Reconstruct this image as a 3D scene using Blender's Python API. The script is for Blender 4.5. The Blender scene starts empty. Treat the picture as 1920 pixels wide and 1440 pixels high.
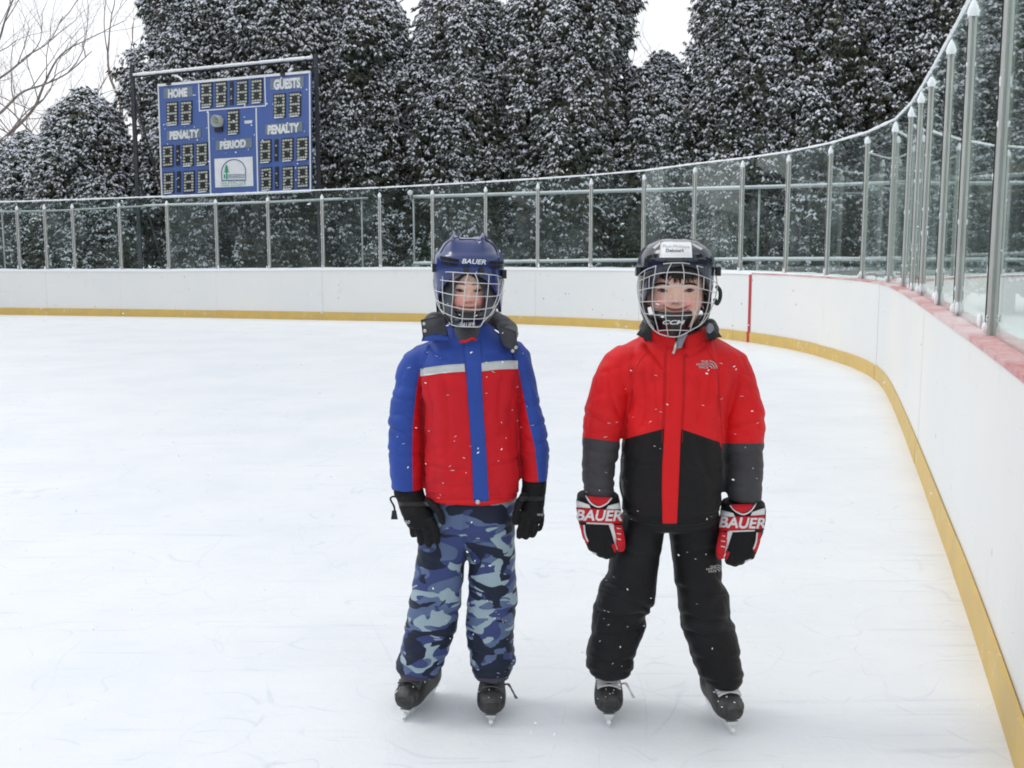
import bpy, bmesh, math, random
import numpy as np
from mathutils import Vector
from mathutils.bvhtree import BVHTree

random.seed(7)
rng = np.random.default_rng(11)
scene = bpy.context.scene
col = scene.collection

# ------------------------------------------------------------------ camera
F_PX, CAM_H, CX, CY = 2000.0, 1.38, 960.0, 720.0      # photograph is 1920 x 1440
PITCH = math.atan((720 - 464) / F_PX)
cam_d = bpy.data.cameras.new('camera')
cam_d.lens = F_PX / 1920 * 36.0
cam_d.sensor_width = 36.0
cam_d.clip_end = 2000
cam = bpy.data.objects.new('camera', cam_d)
cam.location = (0, 0, CAM_H)
cam.rotation_euler = (math.pi / 2 - PITCH, 0, 0)
col.objects.link(cam)
scene.camera = cam

# ------------------------------------------------------------------ sky, sun, exposure
SUN_EL, SUN_AZ = math.radians(50), math.radians(-78)    # azimuth from +Y towards +X: light comes from the left
world = bpy.data.worlds.new('World')
scene.world = world
world.use_nodes = True
wn = world.node_tree.nodes
wl = world.node_tree.links
wn.clear()
sky = wn.new('ShaderNodeTexSky')
sky.sky_type = 'NISHITA'
sky.sun_disc = False
sky.sun_elevation = SUN_EL
sky.sun_rotation = SUN_AZ
sky.air_density = 1.0
sky.dust_density = 2.0
hsv = wn.new('ShaderNodeHueSaturation')                 # an overcast deck: the same sky with most of its colour gone
hsv.inputs['Saturation'].default_value = 0.16
hsv.inputs['Value'].default_value = 1.0
wl.new(sky.outputs[0], hsv.inputs['Color'])
bg = wn.new('ShaderNodeBackground')
bg.inputs['Strength'].default_value = 0.15
wo = wn.new('ShaderNodeOutputWorld')
deck = wn.new('ShaderNodeMix')                          # an even cloud deck in front of most of it
deck.data_type = 'RGBA'
deck.inputs[0].default_value = 0.72
deck.inputs[7].default_value = (6.55, 6.75, 7.0, 1)
wl.new(hsv.outputs[0], deck.inputs[6])
wl.new(deck.outputs[2], bg.inputs[0])
wl.new(bg.outputs[0], wo.inputs[0])

sun_d = bpy.data.lights.new('sun', 'SUN')
sun_d.energy = 0.6
sun_d.angle = math.radians(20)
sun_d.color = (1.0, 0.96, 0.9)
sun = bpy.data.objects.new('sun', sun_d)
sdir = Vector((math.sin(SUN_AZ) * math.cos(SUN_EL), math.cos(SUN_AZ) * math.cos(SUN_EL), math.sin(SUN_EL)))
sun.rotation_euler = (-sdir).to_track_quat('-Z', 'Y').to_euler()
sun.location = (-20, 10, 25)
col.objects.link(sun)

vs = scene.view_settings
vs.view_transform = 'Standard'
vs.look = 'None'
vs.exposure = 0.24
vs.gamma = 1.0
vs.use_curve_mapping = False
scene.render.engine = 'CYCLES'
scene.cycles.use_denoising = True
scene.cycles.max_bounces = 8
scene.cycles.diffuse_bounces = 4
scene.cycles.glossy_bounces = 4
scene.cycles.transparent_max_bounces = 40
scene.cycles.sample_clamp_indirect = 6
scene.cycles.filter_width = 1.85                       # the photograph is a little soft

# ------------------------------------------------------------------ photograph pixel <-> world
_cp, _sp = math.cos(PITCH), math.sin(PITCH)


def ray(x, y):
    a = (x - CX) / F_PX
    b = (y - CY) / F_PX
    return np.array([a, _cp - b * _sp, -_sp - b * _cp])


def at_z(x, y, z=0.0):
    d = ray(x, y)
    t = (z - CAM_H) / d[2]
    return np.array([d[0] * t, d[1] * t, z])


def at(x, y, Y):
    d = ray(x, y)
    t = Y / d[1]
    return np.array([d[0] * t, Y, CAM_H + d[2] * t])


def proj(P):
    P = np.asarray(P, float)
    q = P - np.array([0, 0, CAM_H])
    dep = q[..., 1] * _cp - q[..., 2] * _sp
    dn = -q[..., 1] * _sp - q[..., 2] * _cp
    return CX + F_PX * q[..., 0] / dep, CY + F_PX * dn / dep


def sc(Y):
    return Y / F_PX

# ------------------------------------------------------------------ materials
def mat(name, color, rough=0.6, metal=0.0, var=0.0, vscale=8.0, bump=0.0, bscale=150.0, sheen=0.0, coat=0.0, spec=0.5, color2=None):
    m = bpy.data.materials.new(name)
    m.use_nodes = True
    nt = m.node_tree
    b = nt.nodes['Principled BSDF']
    b.inputs['Base Color'].default_value = (*color, 1)
    b.inputs['Roughness'].default_value = rough
    b.inputs['Metallic'].default_value = metal
    b.inputs['Specular IOR Level'].default_value = spec
    b.inputs['Sheen Weight'].default_value = sheen
    b.inputs['Coat Weight'].default_value = coat
    b.inputs['Coat Roughness'].default_value = 0.08
    tc = nt.nodes.new('ShaderNodeTexCoord')
    if var > 0:
        n = nt.nodes.new('ShaderNodeTexNoise')
        n.inputs['Scale'].default_value = vscale
        n.inputs['Detail'].default_value = 6
        nt.links.new(tc.outputs['Object'], n.inputs['Vector'])
        mr = nt.nodes.new('ShaderNodeMapRange')
        mr.inputs[1].default_value = 0.3
        mr.inputs[2].default_value = 0.7
        nt.links.new(n.outputs['Fac'], mr.inputs[0])
        mx = nt.nodes.new('ShaderNodeMix')
        mx.data_type = 'RGBA'
        c2 = color2 if color2 else tuple(max(0, c * (1 - 2 * var)) for c in color)
        mx.inputs[6].default_value = (*color, 1)
        mx.inputs[7].default_value = (*c2, 1)
        nt.links.new(mr.outputs[0], mx.inputs[0])
        nt.links.new(mx.outputs[2], b.inputs['Base Color'])
    if bump > 0:
        n2 = nt.nodes.new('ShaderNodeTexNoise')
        n2.inputs['Scale'].default_value = bscale
        n2.inputs['Detail'].default_value = 4
        nt.links.new(tc.outputs['Object'], n2.inputs['Vector'])
        bp = nt.nodes.new('ShaderNodeBump')
        bp.inputs['Strength'].default_value = bump
        bp.inputs['Distance'].default_value = 0.01
        nt.links.new(n2.outputs['Fac'], bp.inputs['Height'])
        nt.links.new(bp.outputs[0], b.inputs['Normal'])
    return m


def N(m, t):
    return m.node_tree.nodes.new(t)


def L(m, a, b):
    m.node_tree.links.new(a, b)


def mixrgb(m, fac, a, b):
    mx = N(m, 'ShaderNodeMix')
    mx.data_type = 'RGBA'
    for sock, v in ((mx.inputs[0], fac), (mx.inputs[6], a), (mx.inputs[7], b)):
        if isinstance(v, tuple):
            sock.default_value = (*v, 1)
        elif isinstance(v, (int, float)):
            sock.default_value = v
        else:
            L(m, v, sock)
    return mx.outputs[2]


def noise_of(m, scale, detail=4, stretch=None, rough=0.5, distort=0.0):
    tc = N(m, 'ShaderNodeTexCoord')
    src = tc.outputs['Object']
    if stretch:
        mp = N(m, 'ShaderNodeMapping')
        mp.inputs['Scale'].default_value = stretch
        L(m, src, mp.inputs[0])
        src = mp.outputs[0]
    n = N(m, 'ShaderNodeTexNoise')
    n.inputs['Scale'].default_value = scale
    n.inputs['Detail'].default_value = detail
    n.inputs['Roughness'].default_value = rough
    n.inputs['Distortion'].default_value = distort
    L(m, src, n.inputs['Vector'])
    return n.outputs['Fac']


def ramp(m, src, lo, hi, smooth=True):
    r = N(m, 'ShaderNodeMapRange')
    r.interpolation_type = 'SMOOTHSTEP' if smooth else 'LINEAR'
    r.inputs[1].default_value = lo
    r.inputs[2].default_value = hi
    L(m, src, r.inputs[0])
    return r.outputs[0]


def step(m, src, t):
    r = N(m, 'ShaderNodeMath')
    r.operation = 'GREATER_THAN'
    L(m, src, r.inputs[0])
    r.inputs[1].default_value = t
    return r.outputs[0]


def mul(m, a, b, op='MULTIPLY'):
    r = N(m, 'ShaderNodeMath')
    r.operation = op
    for s, v in ((r.inputs[0], a), (r.inputs[1], b)):
        if isinstance(v, (int, float)):
            s.default_value = v
        else:
            L(m, v, s)
    return r.outputs[0]


def attr(m, name):
    a = N(m, 'ShaderNodeAttribute')
    a.attribute_name = name
    return a.outputs['Fac']


def bsdf(m):
    return m.node_tree.nodes['Principled BSDF']


# ------------------------------------------------------------------ mesh helpers
WOFF = {}


def mkmesh(name, V, FF, smooth=True):
    """V (n,3); FF a list of index arrays (each (m,k)) or of face tuples"""
    V = np.ascontiguousarray(V, dtype=np.float32)
    me = bpy.data.meshes.new(name)
    loops, tot = [], []
    for f in FF:
        f = np.asarray(f)
        if f.ndim == 1:
            f = f[None, :]
        if len(f) == 0:
            continue
        loops.append(f.ravel())
        tot.append(np.full(len(f), f.shape[1]))
    loops = np.concatenate(loops).astype(np.int32)
    tot = np.concatenate(tot).astype(np.int32)
    start = np.concatenate([[0], np.cumsum(tot)[:-1]]).astype(np.int32)
    me.vertices.add(len(V))
    me.vertices.foreach_set('co', V.ravel())
    me.loops.add(len(loops))
    me.loops.foreach_set('vertex_index', loops)
    me.polygons.add(len(tot))
    me.polygons.foreach_set('loop_start', start)
    try:
        me.polygons.foreach_set('loop_total', tot)
    except Exception:
        pass
    me.update(calc_edges=True)
    me.polygons.foreach_set('use_smooth', np.full(len(tot), smooth))
    me.validate()
    return me


def empty(name, loc, label, cat, group=None):
    o = bpy.data.objects.new(name, None)
    o.empty_display_size = 0.1
    o.location = loc
    col.objects.link(o)
    WOFF[o] = np.array(loc, float)
    o['label'] = label
    o['category'] = cat
    if group:
        o['group'] = group
    return o


def obj(name, V, FF, material, parent=None, smooth=True, label=None, kind=None, attrs=None):
    V = np.asarray(V, float)
    off = WOFF[parent] if parent is not None else np.zeros(3)
    me = mkmesh(name, V - off, FF, smooth)
    if isinstance(material, (list, tuple)):
        for mm in material:
            me.materials.append(mm)
    else:
        me.materials.append(material)
    if attrs:
        for k, a in attrs.items():
            at_ = me.attributes.new(k, 'FLOAT', 'POINT')
            at_.data.foreach_set('value', np.asarray(a, np.float32))
    o = bpy.data.objects.new(name, me)
    col.objects.link(o)
    if parent is not None:
        o.parent = parent
    WOFF[o] = off
    if label:
        o['label'] = label
    if kind:
        o['kind'] = kind
    return o


class G:
    """collects simple shapes into one mesh"""
    def __init__(self):
        self.V, self.F, self.n = [], [], 0

    def add(self, V, FF):
        V = np.asarray(V, float)
        for f in FF:
            f = np.asarray(f)
            if f.ndim == 1:
                f = f[None, :]
            self.F.append(f + self.n)
        self.V.append(V)
        self.n += len(V)
        return self

    def build(self, name, material, parent=None, smooth=False, **kw):
        return obj(name, np.concatenate(self.V), self.F, material, parent, smooth, **kw)

    def box(self, c, size, rz=0.0, bev=0.0):
        c = np.asarray(c, float)
        h = np.asarray(size, float) / 2
        pts = np.array([[sx, sy, sz] for sx in (-1, 1) for sy in (-1, 1) for sz in (-1, 1)], float) * h
        if rz:
            cr, sr = math.cos(rz), math.sin(rz)
            pts = pts @ np.array([[cr, sr, 0], [-sr, cr, 0], [0, 0, 1]])
        return self.add(pts + c, [[[0, 1, 3, 2], [4, 6, 7, 5], [0, 4, 5, 1], [2, 3, 7, 6], [0, 2, 6, 4], [1, 5, 7, 3]]])

    def tube(self, pts, r, n=8, ry=None):
        V, F = tube(pts, r, n, ry)
        return self.add(V, F)

    def prism(self, lower, upper):
        """closed prism between two matching outlines"""
        n = len(lower)
        V = np.concatenate([lower, upper])
        side = [[i, (i + 1) % n, n + (i + 1) % n, n + i] for i in range(n)]
        return self.add(V, [side, list(range(n))[::-1], list(range(n, 2 * n))])


def grid_faces(nu, nv, wrap=False):
    """index quads of a (nu x nv) grid, wrap along u"""
    i = np.arange(nu if wrap else nu - 1)
    j = np.arange(nv - 1)
    I, J = np.meshgrid(i, j, indexing='ij')
    I2 = (I + 1) % nu
    return np.stack([I * nv + J, I2 * nv + J, I2 * nv + J + 1, I * nv + J + 1], -1).reshape(-1, 4)


def tube(pts, r, n=8, ry=None, caps=True):
    pts = np.asarray(pts, float)
    k = len(pts)
    r = np.broadcast_to(np.asarray(r, float), (k,))
    ry = r if ry is None else np.broadcast_to(np.asarray(ry, float), (k,))
    T = np.gradient(pts, axis=0)
    T /= np.maximum(np.linalg.norm(T, axis=1), 1e-9)[:, None]
    ref = np.array([0, 1.0, 0]) if abs(T[0][1]) < 0.9 else np.array([0, 0, 1.0])
    a = np.linspace(0, 2 * np.pi, n, endpoint=False)
    V = []
    b = ref - T[0] * (ref @ T[0])
    b /= np.linalg.norm(b)
    for i in range(k):
        b = b - T[i] * (b @ T[i])
        b /= max(np.linalg.norm(b), 1e-9)
        nn = np.cross(T[i], b)
        V.append(pts[i] + np.outer(np.cos(a) * r[i], nn) + np.outer(np.sin(a) * ry[i], b))
    V = np.concatenate(V)
    F = []
    I, J = np.meshgrid(np.arange(k - 1), np.arange(n), indexing='ij')
    J2 = (J + 1) % n
    F.append(np.stack([I * n + J, I * n + J2, (I + 1) * n + J2, (I + 1) * n + J], -1).reshape(-1, 4))
    if caps:
        F.append(np.arange(n)[::-1][None, :])
        F.append((np.arange(n) + (k - 1) * n)[None, :])
    return V, F


def smooth_path(pts, m=40):
    """Catmull-Rom through the points"""
    pts = np.asarray(pts, float)
    P = np.concatenate([[2 * pts[0] - pts[1]], pts, [2 * pts[-1] - pts[-2]]])
    seg = len(pts) - 1
    t = np.linspace(0, seg, m)
    i = np.minimum(t.astype(int), seg - 1)
    u = (t - i)[:, None]
    p0, p1, p2, p3 = P[i], P[i + 1], P[i + 2], P[i + 3]
    return 0.5 * (2 * p1 + (p2 - p0) * u + (2 * p0 - 5 * p1 + 4 * p2 - p3) * u ** 2 + (3 * p1 - p0 - 3 * p2 + p3) * u ** 3)


# Perlin noise for numpy
_perm = np.random.default_rng(3).permutation(256)
_grad = np.random.default_rng(4).normal(size=(256, 3))
_grad /= np.linalg.norm(_grad, axis=1)[:, None]


def perlin(P, seed=0):
    P = np.asarray(P, float) + seed * 17.31
    i = np.floor(P).astype(int)
    f = P - i
    u = f * f * f * (f * (f * 6 - 15) + 10)
    out = 0
    for dx in (0, 1):
        for dy in (0, 1):
            for dz in (0, 1):
                h = _perm[(_perm[(_perm[(i[:, 0] + dx) & 255] + i[:, 1] + dy) & 255] + i[:, 2] + dz) & 255]
                g = _grad[h]
                d = (g * (f - np.array([dx, dy, dz]))).sum(1)
                w = (u[:, 0] if dx else 1 - u[:, 0]) * (u[:, 1] if dy else 1 - u[:, 1]) * (u[:, 2] if dz else 1 - u[:, 2])
                out = out + d * w
    return out


def superring(c, a, b, n=40, e=2.3):
    t = np.linspace(0, 2 * np.pi, n, endpoint=False)
    ct, st = np.cos(t), np.sin(t)
    x = np.sign(ct) * np.abs(ct) ** (2 / e) * a
    y = np.sign(st) * np.abs(st) ** (2 / e) * b
    return np.stack([c[0] + x, c[1] + y, np.full(n, c[2])], 1)


def zloft(rows, Yk, n=40, e=2.3, dense=60):
    """rows: (py, xleft, xright, half depth, dy) in photograph pixels -> closed loft of horizontal rings"""
    rows = np.array(rows, float)
    ys = np.linspace(rows[0, 0], rows[-1, 0], dense)
    R = np.stack([ys] + [np.interp(ys, rows[:, 0], rows[:, k]) for k in range(1, 5)], 1)
    V = []
    for py, xl, xr, b, dy in R:
        Y = Yk + dy
        V.append(superring(at((xl + xr) / 2, py, Y), (xr - xl) / 2 * sc(Y), b, n, e))
    V = np.concatenate(V)
    k = dense
    I, J = np.meshgrid(np.arange(k - 1), np.arange(n), indexing='ij')
    J2 = (J + 1) % n
    F = [np.stack([I * n + J, (I + 1) * n + J, (I + 1) * n + J2, I * n + J2], -1).reshape(-1, 4),
         np.arange(n)[None, :], (np.arange(n)[::-1] + (k - 1) * n)[None, :]]
    return V, F


def ellipsoid(c, r, nu=24, nv=14):
    u = np.linspace(0, 2 * np.pi, nu, endpoint=False)
    v = np.linspace(-np.pi / 2 + 0.05, np.pi / 2 - 0.05, nv)
    U, W = np.meshgrid(u, v, indexing='ij')
    V = np.stack([c[0] + r[0] * np.cos(U) * np.cos(W), c[1] + r[1] * np.sin(U) * np.cos(W), c[2] + r[2] * np.sin(W)], -1).reshape(-1, 3)
    F = [grid_faces(nu, nv, True), (np.arange(nu) * nv)[None, ::-1], (np.arange(nu) * nv + nv - 1)[None, :]]
    return V, F


def normals(V, F):
    n = np.zeros_like(V)
    for f in F:
        f = np.asarray(f)
        fn = np.cross(V[f[:, 2]] - V[f[:, 0]], V[f[:, 3 if f.shape[1] > 3 else 1]] - V[f[:, 1 if f.shape[1] > 3 else 0]])
        for k in range(f.shape[1]):
            np.add.at(n, f[:, k], fn)
    return n / np.maximum(np.linalg.norm(n, axis=1), 1e-12)[:, None]


def laplace(V, F, it=6, lam=0.5):
    E = np.concatenate([np.stack([f[:, k], f[:, (k + 1) % f.shape[1]]], 1) for f in F for k in range(f.shape[1])])
    cnt = np.bincount(E[:, 0], minlength=len(V)).astype(float)
    cnt += np.bincount(E[:, 1], minlength=len(V))
    for _ in range(it):
        acc = np.stack([np.bincount(E[:, 0], V[E[:, 1], k], len(V)) + np.bincount(E[:, 1], V[E[:, 0], k], len(V)) for k in range(3)], 1)
        V = V + lam * (acc / np.maximum(cnt, 1)[:, None] - V)
    return V


def fuse(shapes, voxel=0.004, it=6):
    """one continuous skin over several overlapping closed shapes"""
    g = G()
    for V, F in shapes:
        g.add(V, F)
    me = mkmesh('fuse', np.concatenate(g.V), g.F)
    o = bpy.data.objects.new('fuse', me)
    col.objects.link(o)
    md = o.modifiers.new('r', 'REMESH')
    md.mode = 'VOXEL'
    md.voxel_size = voxel
    dg = bpy.context.evaluated_depsgraph_get()
    me2 = bpy.data.meshes.new_from_object(o.evaluated_get(dg))
    V = np.empty(len(me2.vertices) * 3)
    me2.vertices.foreach_get('co', V)
    V = V.reshape(-1, 3)
    fv = np.empty(len(me2.loops), int)
    me2.loops.foreach_get('vertex_index', fv)
    lt = np.empty(len(me2.polygons), int)
    me2.polygons.foreach_get('loop_total', lt)
    ls = np.concatenate([[0], np.cumsum(lt)[:-1]])
    F = []
    for k in (3, 4):
        s = ls[lt == k]
        if len(s):
            F.append(fv[s[:, None] + np.arange(k)])
    bpy.data.objects.remove(o)
    bpy.data.meshes.remove(me)
    bpy.data.meshes.remove(me2)
    V = laplace(V, F, it)
    # outward normals
    nn = normals(V, F)
    if (nn * (V - V.mean(0))).sum() < 0:
        F = [f[:, ::-1] for f in F]
        nn = -nn
    return V, F, nn


def bvh_of(V, F):
    polys = []
    for f in F:
        polys += np.asarray(f).tolist()
    return BVHTree.FromPolygons([tuple(v) for v in V], polys)


CAMV = Vector((0, 0, CAM_H))


def cast(bvh, px, py, default_Y=3.0):
    d = Vector(ray(px, py)).normalized()
    h = bvh.ray_cast(CAMV, d)
    if h[0] is None:
        h2 = None
        p = Vector(at(px, py, default_Y))
        h2 = bvh.find_nearest(p)
        return np.array(h2[0]), np.array(h2[1])
    n = h[1]
    if n.dot(d) > 0:
        n = -n
    return np.array(h[0]), np.array(n)


def patch(bvh, GX, GY, off=0.003, sink=0.003, Y0=3.0, bulge=0.0):
    """slab of cloth or print lying on a surface: pixel grids GX, GY (nu x nv)"""
    GX = np.asarray(GX, float)
    GY = np.asarray(GY, float)
    nu, nv = GX.shape
    top = np.zeros((nu, nv, 3))
    bot = np.zeros((nu, nv, 3))
    for i in range(nu):
        for j in range(nv):
            p, n = cast(bvh, GX[i, j], GY[i, j], Y0)
            edge = i in (0, nu - 1) or j in (0, nv - 1)
            d = -ray(GX[i, j], GY[i, j])
            d /= np.linalg.norm(d)
            w = 0.5 * n + 0.5 * d
            top[i, j] = p + w * (off * (0.5 if edge else 1) + (0 if edge else bulge))
            bot[i, j] = p - d * sink
    V = np.concatenate([top.reshape(-1, 3), bot.reshape(-1, 3)])
    f = grid_faces(nu, nv)
    m = nu * nv
    ring = [i * nv for i in range(nu)] + [(nu - 1) * nv + j for j in range(1, nv)] + [i * nv + nv - 1 for i in range(nu - 2, -1, -1)] + [j for j in range(nv - 2, 0, -1)]
    side = np.array([[ring[k], ring[(k + 1) % len(ring)], ring[(k + 1) % len(ring)] + m, ring[k] + m] for k in range(len(ring))])
    return V, [f, f[:, ::-1] + m, side]


def pgrid(left, right, nv=12, nu=None):
    """pixel grid between two polylines (same number of points), each resampled"""
    nu = nu or 24
    left = smooth_path(left, nu) if len(left) > 2 else np.array([np.array(left[0]) + (np.array(left[1]) - np.array(left[0])) * t for t in np.linspace(0, 1, nu)])
    right = smooth_path(right, nu) if len(right) > 2 else np.array([np.array(right[0]) + (np.array(right[1]) - np.array(right[0])) * t for t in np.linspace(0, 1, nu)])
    t = np.linspace(0, 1, nv)[None, :, None]
    Gd = left[:, None, :] * (1 - t) + right[:, None, :] * t
    return Gd[..., 0], Gd[..., 1]


def text2d(body, shear=0.0, bold=0.0, spacing=1.0, sub=0):
    cu = bpy.data.curves.new('txt', 'FONT')
    cu.body = body
    cu.size = 1.0
    cu.shear = shear
    cu.offset = bold
    cu.space_character = spacing
    cu.space_line = 0.9
    cu.align_x = 'CENTER'
    cu.resolution_u = 3
    o = bpy.data.objects.new('txt', cu)
    col.objects.link(o)
    dg = bpy.context.evaluated_depsgraph_get()
    me = bpy.data.meshes.new_from_object(o.evaluated_get(dg))
    bm = bmesh.new()
    bm.from_mesh(me)
    bmesh.ops.triangulate(bm, faces=bm.faces[:])
    for _ in range(sub):
        long = [e for e in bm.edges if e.calc_length() > 0.22]
        if not long:
            break
        bmesh.ops.subdivide_edges(bm, edges=long, cuts=1)
        bmesh.ops.triangulate(bm, faces=bm.faces[:])
    bm.verts.ensure_lookup_table()
    V = np.array([v.co[:2] for v in bm.verts])
    F = np.array([[v.index for v in f.verts] for f in bm.faces])
    bm.free()
    bpy.data.objects.remove(o)
    bpy.data.meshes.remove(me)
    bpy.data.curves.remove(cu)
    V -= V.min(0)
    V /= V.max(0)
    return V, F          # unit square


def text_on(bvh, body, x0, y0, x1, y1, slope=0.0, off=0.002, shear=0.0, bold=0.0, Y0=3.0, bow=0.0, sub=1, spacing=1.0):
    """lettering laid on a surface, filling the pixel box (top left x0,y0 .. bottom right x1,y1)"""
    T, F = text2d(body, shear, bold, spacing, sub)
    px = x0 + T[:, 0] * (x1 - x0)
    py = y1 - T[:, 1] * (y1 - y0) + slope * (px - x0) + bow * ((T[:, 0] - 0.5) ** 2) * 4
    V = []
    for a, b in zip(px, py):
        p, n = cast(bvh, a, b, Y0)
        d = -ray(a, b)
        d /= np.linalg.norm(d)
        V.append(p + (0.6 * n + 0.4 * d) * off)
    return np.array(V), [F]

# ================================================================== THE SETTING
# ice
m_ice = mat('ice', (0.80, 0.83, 0.86), rough=0.42, spec=0.35)
n1 = noise_of(m_ice, 1.1, 8, None, 0.65)
n2 = noise_of(m_ice, 3.0, 10, (1.0, 3.2, 1), 0.7, 0.6)
n3 = noise_of(m_ice, 55, 4, None, 0.7)
c = mixrgb(m_ice, ramp(m_ice, n1, 0.35, 0.7), (0.835, 0.86, 0.89), (0.775, 0.805, 0.845))
c = mixrgb(m_ice, mul(m_ice, ramp(m_ice, n2, 0.60, 0.78), 0.45), c, (0.70, 0.74, 0.80))
c = mixrgb(m_ice, mul(m_ice, ramp(m_ice, n3, 0.6, 0.75), 0.35), c, (0.86, 0.88, 0.90))
# skate cuts: thin curved lines where a warped noise crosses its middle value
for sc_, st_, wd, amt in ((0.55, (1, 1, 1), 0.0016, 0.22), (0.9, (1.0, 0.5, 1), 0.0024, 0.26), (1.6, (0.6, 1, 1), 0.003, 0.36), (2.3, (1.3, 0.7, 1), 0.004, 0.38), (3.4, (0.5, 1.1, 1), 0.005, 0.32), (1.2, (1.2, 0.9, 1), 0.002, 0.36)):
    q = noise_of(m_ice, sc_, 1, st_, 0.3, 0.4)
    q = mul(m_ice, q, 0.5, 'SUBTRACT')
    ab = N(m_ice, 'ShaderNodeMath')
    ab.operation = 'ABSOLUTE'
    L(m_ice, q, ab.inputs[0])
    ln = ramp(m_ice, ab.outputs[0], wd, wd * 0.25)
    brk = ramp(m_ice, noise_of(m_ice, sc_ * 3.1, 3), 0.45, 0.6)
    c = mixrgb(m_ice, mul(m_ice, mul(m_ice, ln, brk), amt), c, (0.58, 0.65, 0.72))
for rot_, sc_, amt in ((20, 2.6, 0.20), (-48, 3.2, 0.18), (75, 2.2, 0.18), (-8, 4.0, 0.20)):   # fine straight scratches and shavings
    tci = N(m_ice, 'ShaderNodeTexCoord')
    mpi = N(m_ice, 'ShaderNodeMapping')
    mpi.inputs['Rotation'].default_value = (0, 0, math.radians(rot_))
    mpi.inputs['Scale'].default_value = (0.35, 9.0, 1)
    L(m_ice, tci.outputs['Object'], mpi.inputs[0])
    ni = N(m_ice, 'ShaderNodeTexNoise')
    ni.inputs['Scale'].default_value = sc_
    ni.inputs['Detail'].default_value = 5
    ni.inputs['Distortion'].default_value = 0.25
    L(m_ice, mpi.outputs[0], ni.inputs['Vector'])
    pt_ = ramp(m_ice, noise_of(m_ice, 0.9 + 0.2 * sc_, 2), 0.48, 0.66)
    c = mixrgb(m_ice, mul(m_ice, mul(m_ice, ramp(m_ice, ni.outputs['Fac'], 0.58, 0.72), pt_), amt * 2.4), c, (0.56, 0.62, 0.70))
L(m_ice, c, bsdf(m_ice).inputs['Base Color'])
bp = N(m_ice, 'ShaderNodeBump')
bp.inputs['Strength'].default_value = 0.35
bp.inputs['Distance'].default_value = 0.01
L(m_ice, noise_of(m_ice, 14, 10, None, 0.7), bp.inputs['Height'])
L(m_ice, bp.outputs[0], bsdf(m_ice).inputs['Normal'])

m_snow = mat('snow', (0.86, 0.88, 0.91), rough=0.9, var=0.04, vscale=3, bump=0.5, bscale=18, spec=0.2)
m_snowdust = mat('snow_dust', (0.88, 0.9, 0.93), rough=0.95, bump=0.4, bscale=60, spec=0.2)

# plan of the rink: foot of the boards, left to right round the corner
foot_px = [(0, 590), (150, 592), (300, 594), (600, 600), (780, 603), (1000, 608), (1200, 617), (1405, 641), (1500, 657), (1600, 687),
           (1647, 710), (1667, 740), (1693, 800), (1733, 907), (1773, 1020), (1813, 1127), (1853, 1247), (1890, 1360), (1913, 1440)]
foot = np.array([at_z(*p)[:2] for p in foot_px])
foot = np.concatenate([[[-17.4, 23.0], [-14.0, 22.6]], foot, [[0.65, 0.5], [-0.1, -2.0]]])
topz_x = np.array([-17, -10.3, -7.04, -3.68, -1.59, 0.38, 3.5, 4.2])
topz_v = np.array([0.90, 0.916, 0.927, 0.971, 0.993, 1.002, 1.016, 1.02])
_q = np.concatenate([[0], np.cumsum(np.linalg.norm(np.diff(foot, axis=0), axis=1))])
_t = np.linspace(0, _q[-1], 900)
curve = np.column_stack([np.interp(_t, _q, foot[:, 0]), np.interp(_t, _q, foot[:, 1])])
for _ in range(330):
    curve[1:-1] = 0.25 * curve[:-2] + 0.5 * curve[1:-1] + 0.25 * curve[2:]
seg = np.linalg.norm(np.diff(curve, axis=0), axis=1)
S = np.concatenate([[0], np.cumsum(seg)])
tan = np.gradient(curve, axis=0)
tan /= np.linalg.norm(tan, axis=1)[:, None]
outw = np.stack([-tan[:, 1], tan[:, 0]], 1)              # left of the walking direction = away from the ice
imax = int(np.argmax(curve[:, 0]))


def ztop_at(s):
    x = np.interp(s, S, curve[:, 0])
    z = np.interp(x, topz_x, topz_v)
    return np.where(s > S[imax], 1.02, z)


def cpt(s, o=0.0):
    """plan point at arc length s, o metres outwards"""
    s = np.asarray(s, float)
    p = np.stack([np.interp(s, S, curve[:, k]) for k in (0, 1)], -1)
    n = np.stack([np.interp(s, S, outw[:, k]) for k in (0, 1)], -1)
    return p + n * np.asarray(o)[..., None] if np.ndim(o) else p + n * o


def s_at_azimuth(px, o=0.0):
    """arc length where the vertical plane through photo column px meets the boards"""
    pts = curve + outw * o
    r = ray(px, 520)
    d = pts[:, 0] - r[0] / r[1] * pts[:, 1]
    ok = pts[:, 1] > 1.0
    k = np.where((d[:-1] * d[1:] <= 0) & ok[:-1])[0][0]
    return S[k] + (S[k + 1] - S[k]) * d[k] / (d[k] - d[k + 1])


# ground: ice sheet inside the boards, snow beyond
g = G()
edge = cpt(np.linspace(0, S[-1], 160), 0.03)
poly = np.concatenate([edge, [[-1.0, -8.0], [-17.4, -8.0]]])
g.add(np.column_stack([poly, np.zeros(len(poly))]), [list(range(len(poly)))[::-1]])
o = g.build('ice', m_ice)
o['kind'] = 'structure'
g = G()
nx = 90
xs = np.sinh(np.linspace(-3.4, 3.4, nx)) * 30
X, Yg = np.meshgrid(xs, xs + 12, indexing='ij')
Z = -0.04 + 0 * X
g.add(np.stack([X, Yg, Z], -1).reshape(-1, 3), [grid_faces(nx, nx)])
o = g.build('snowy_ground', m_snow, smooth=True)
o['kind'] = 'structure'
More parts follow.
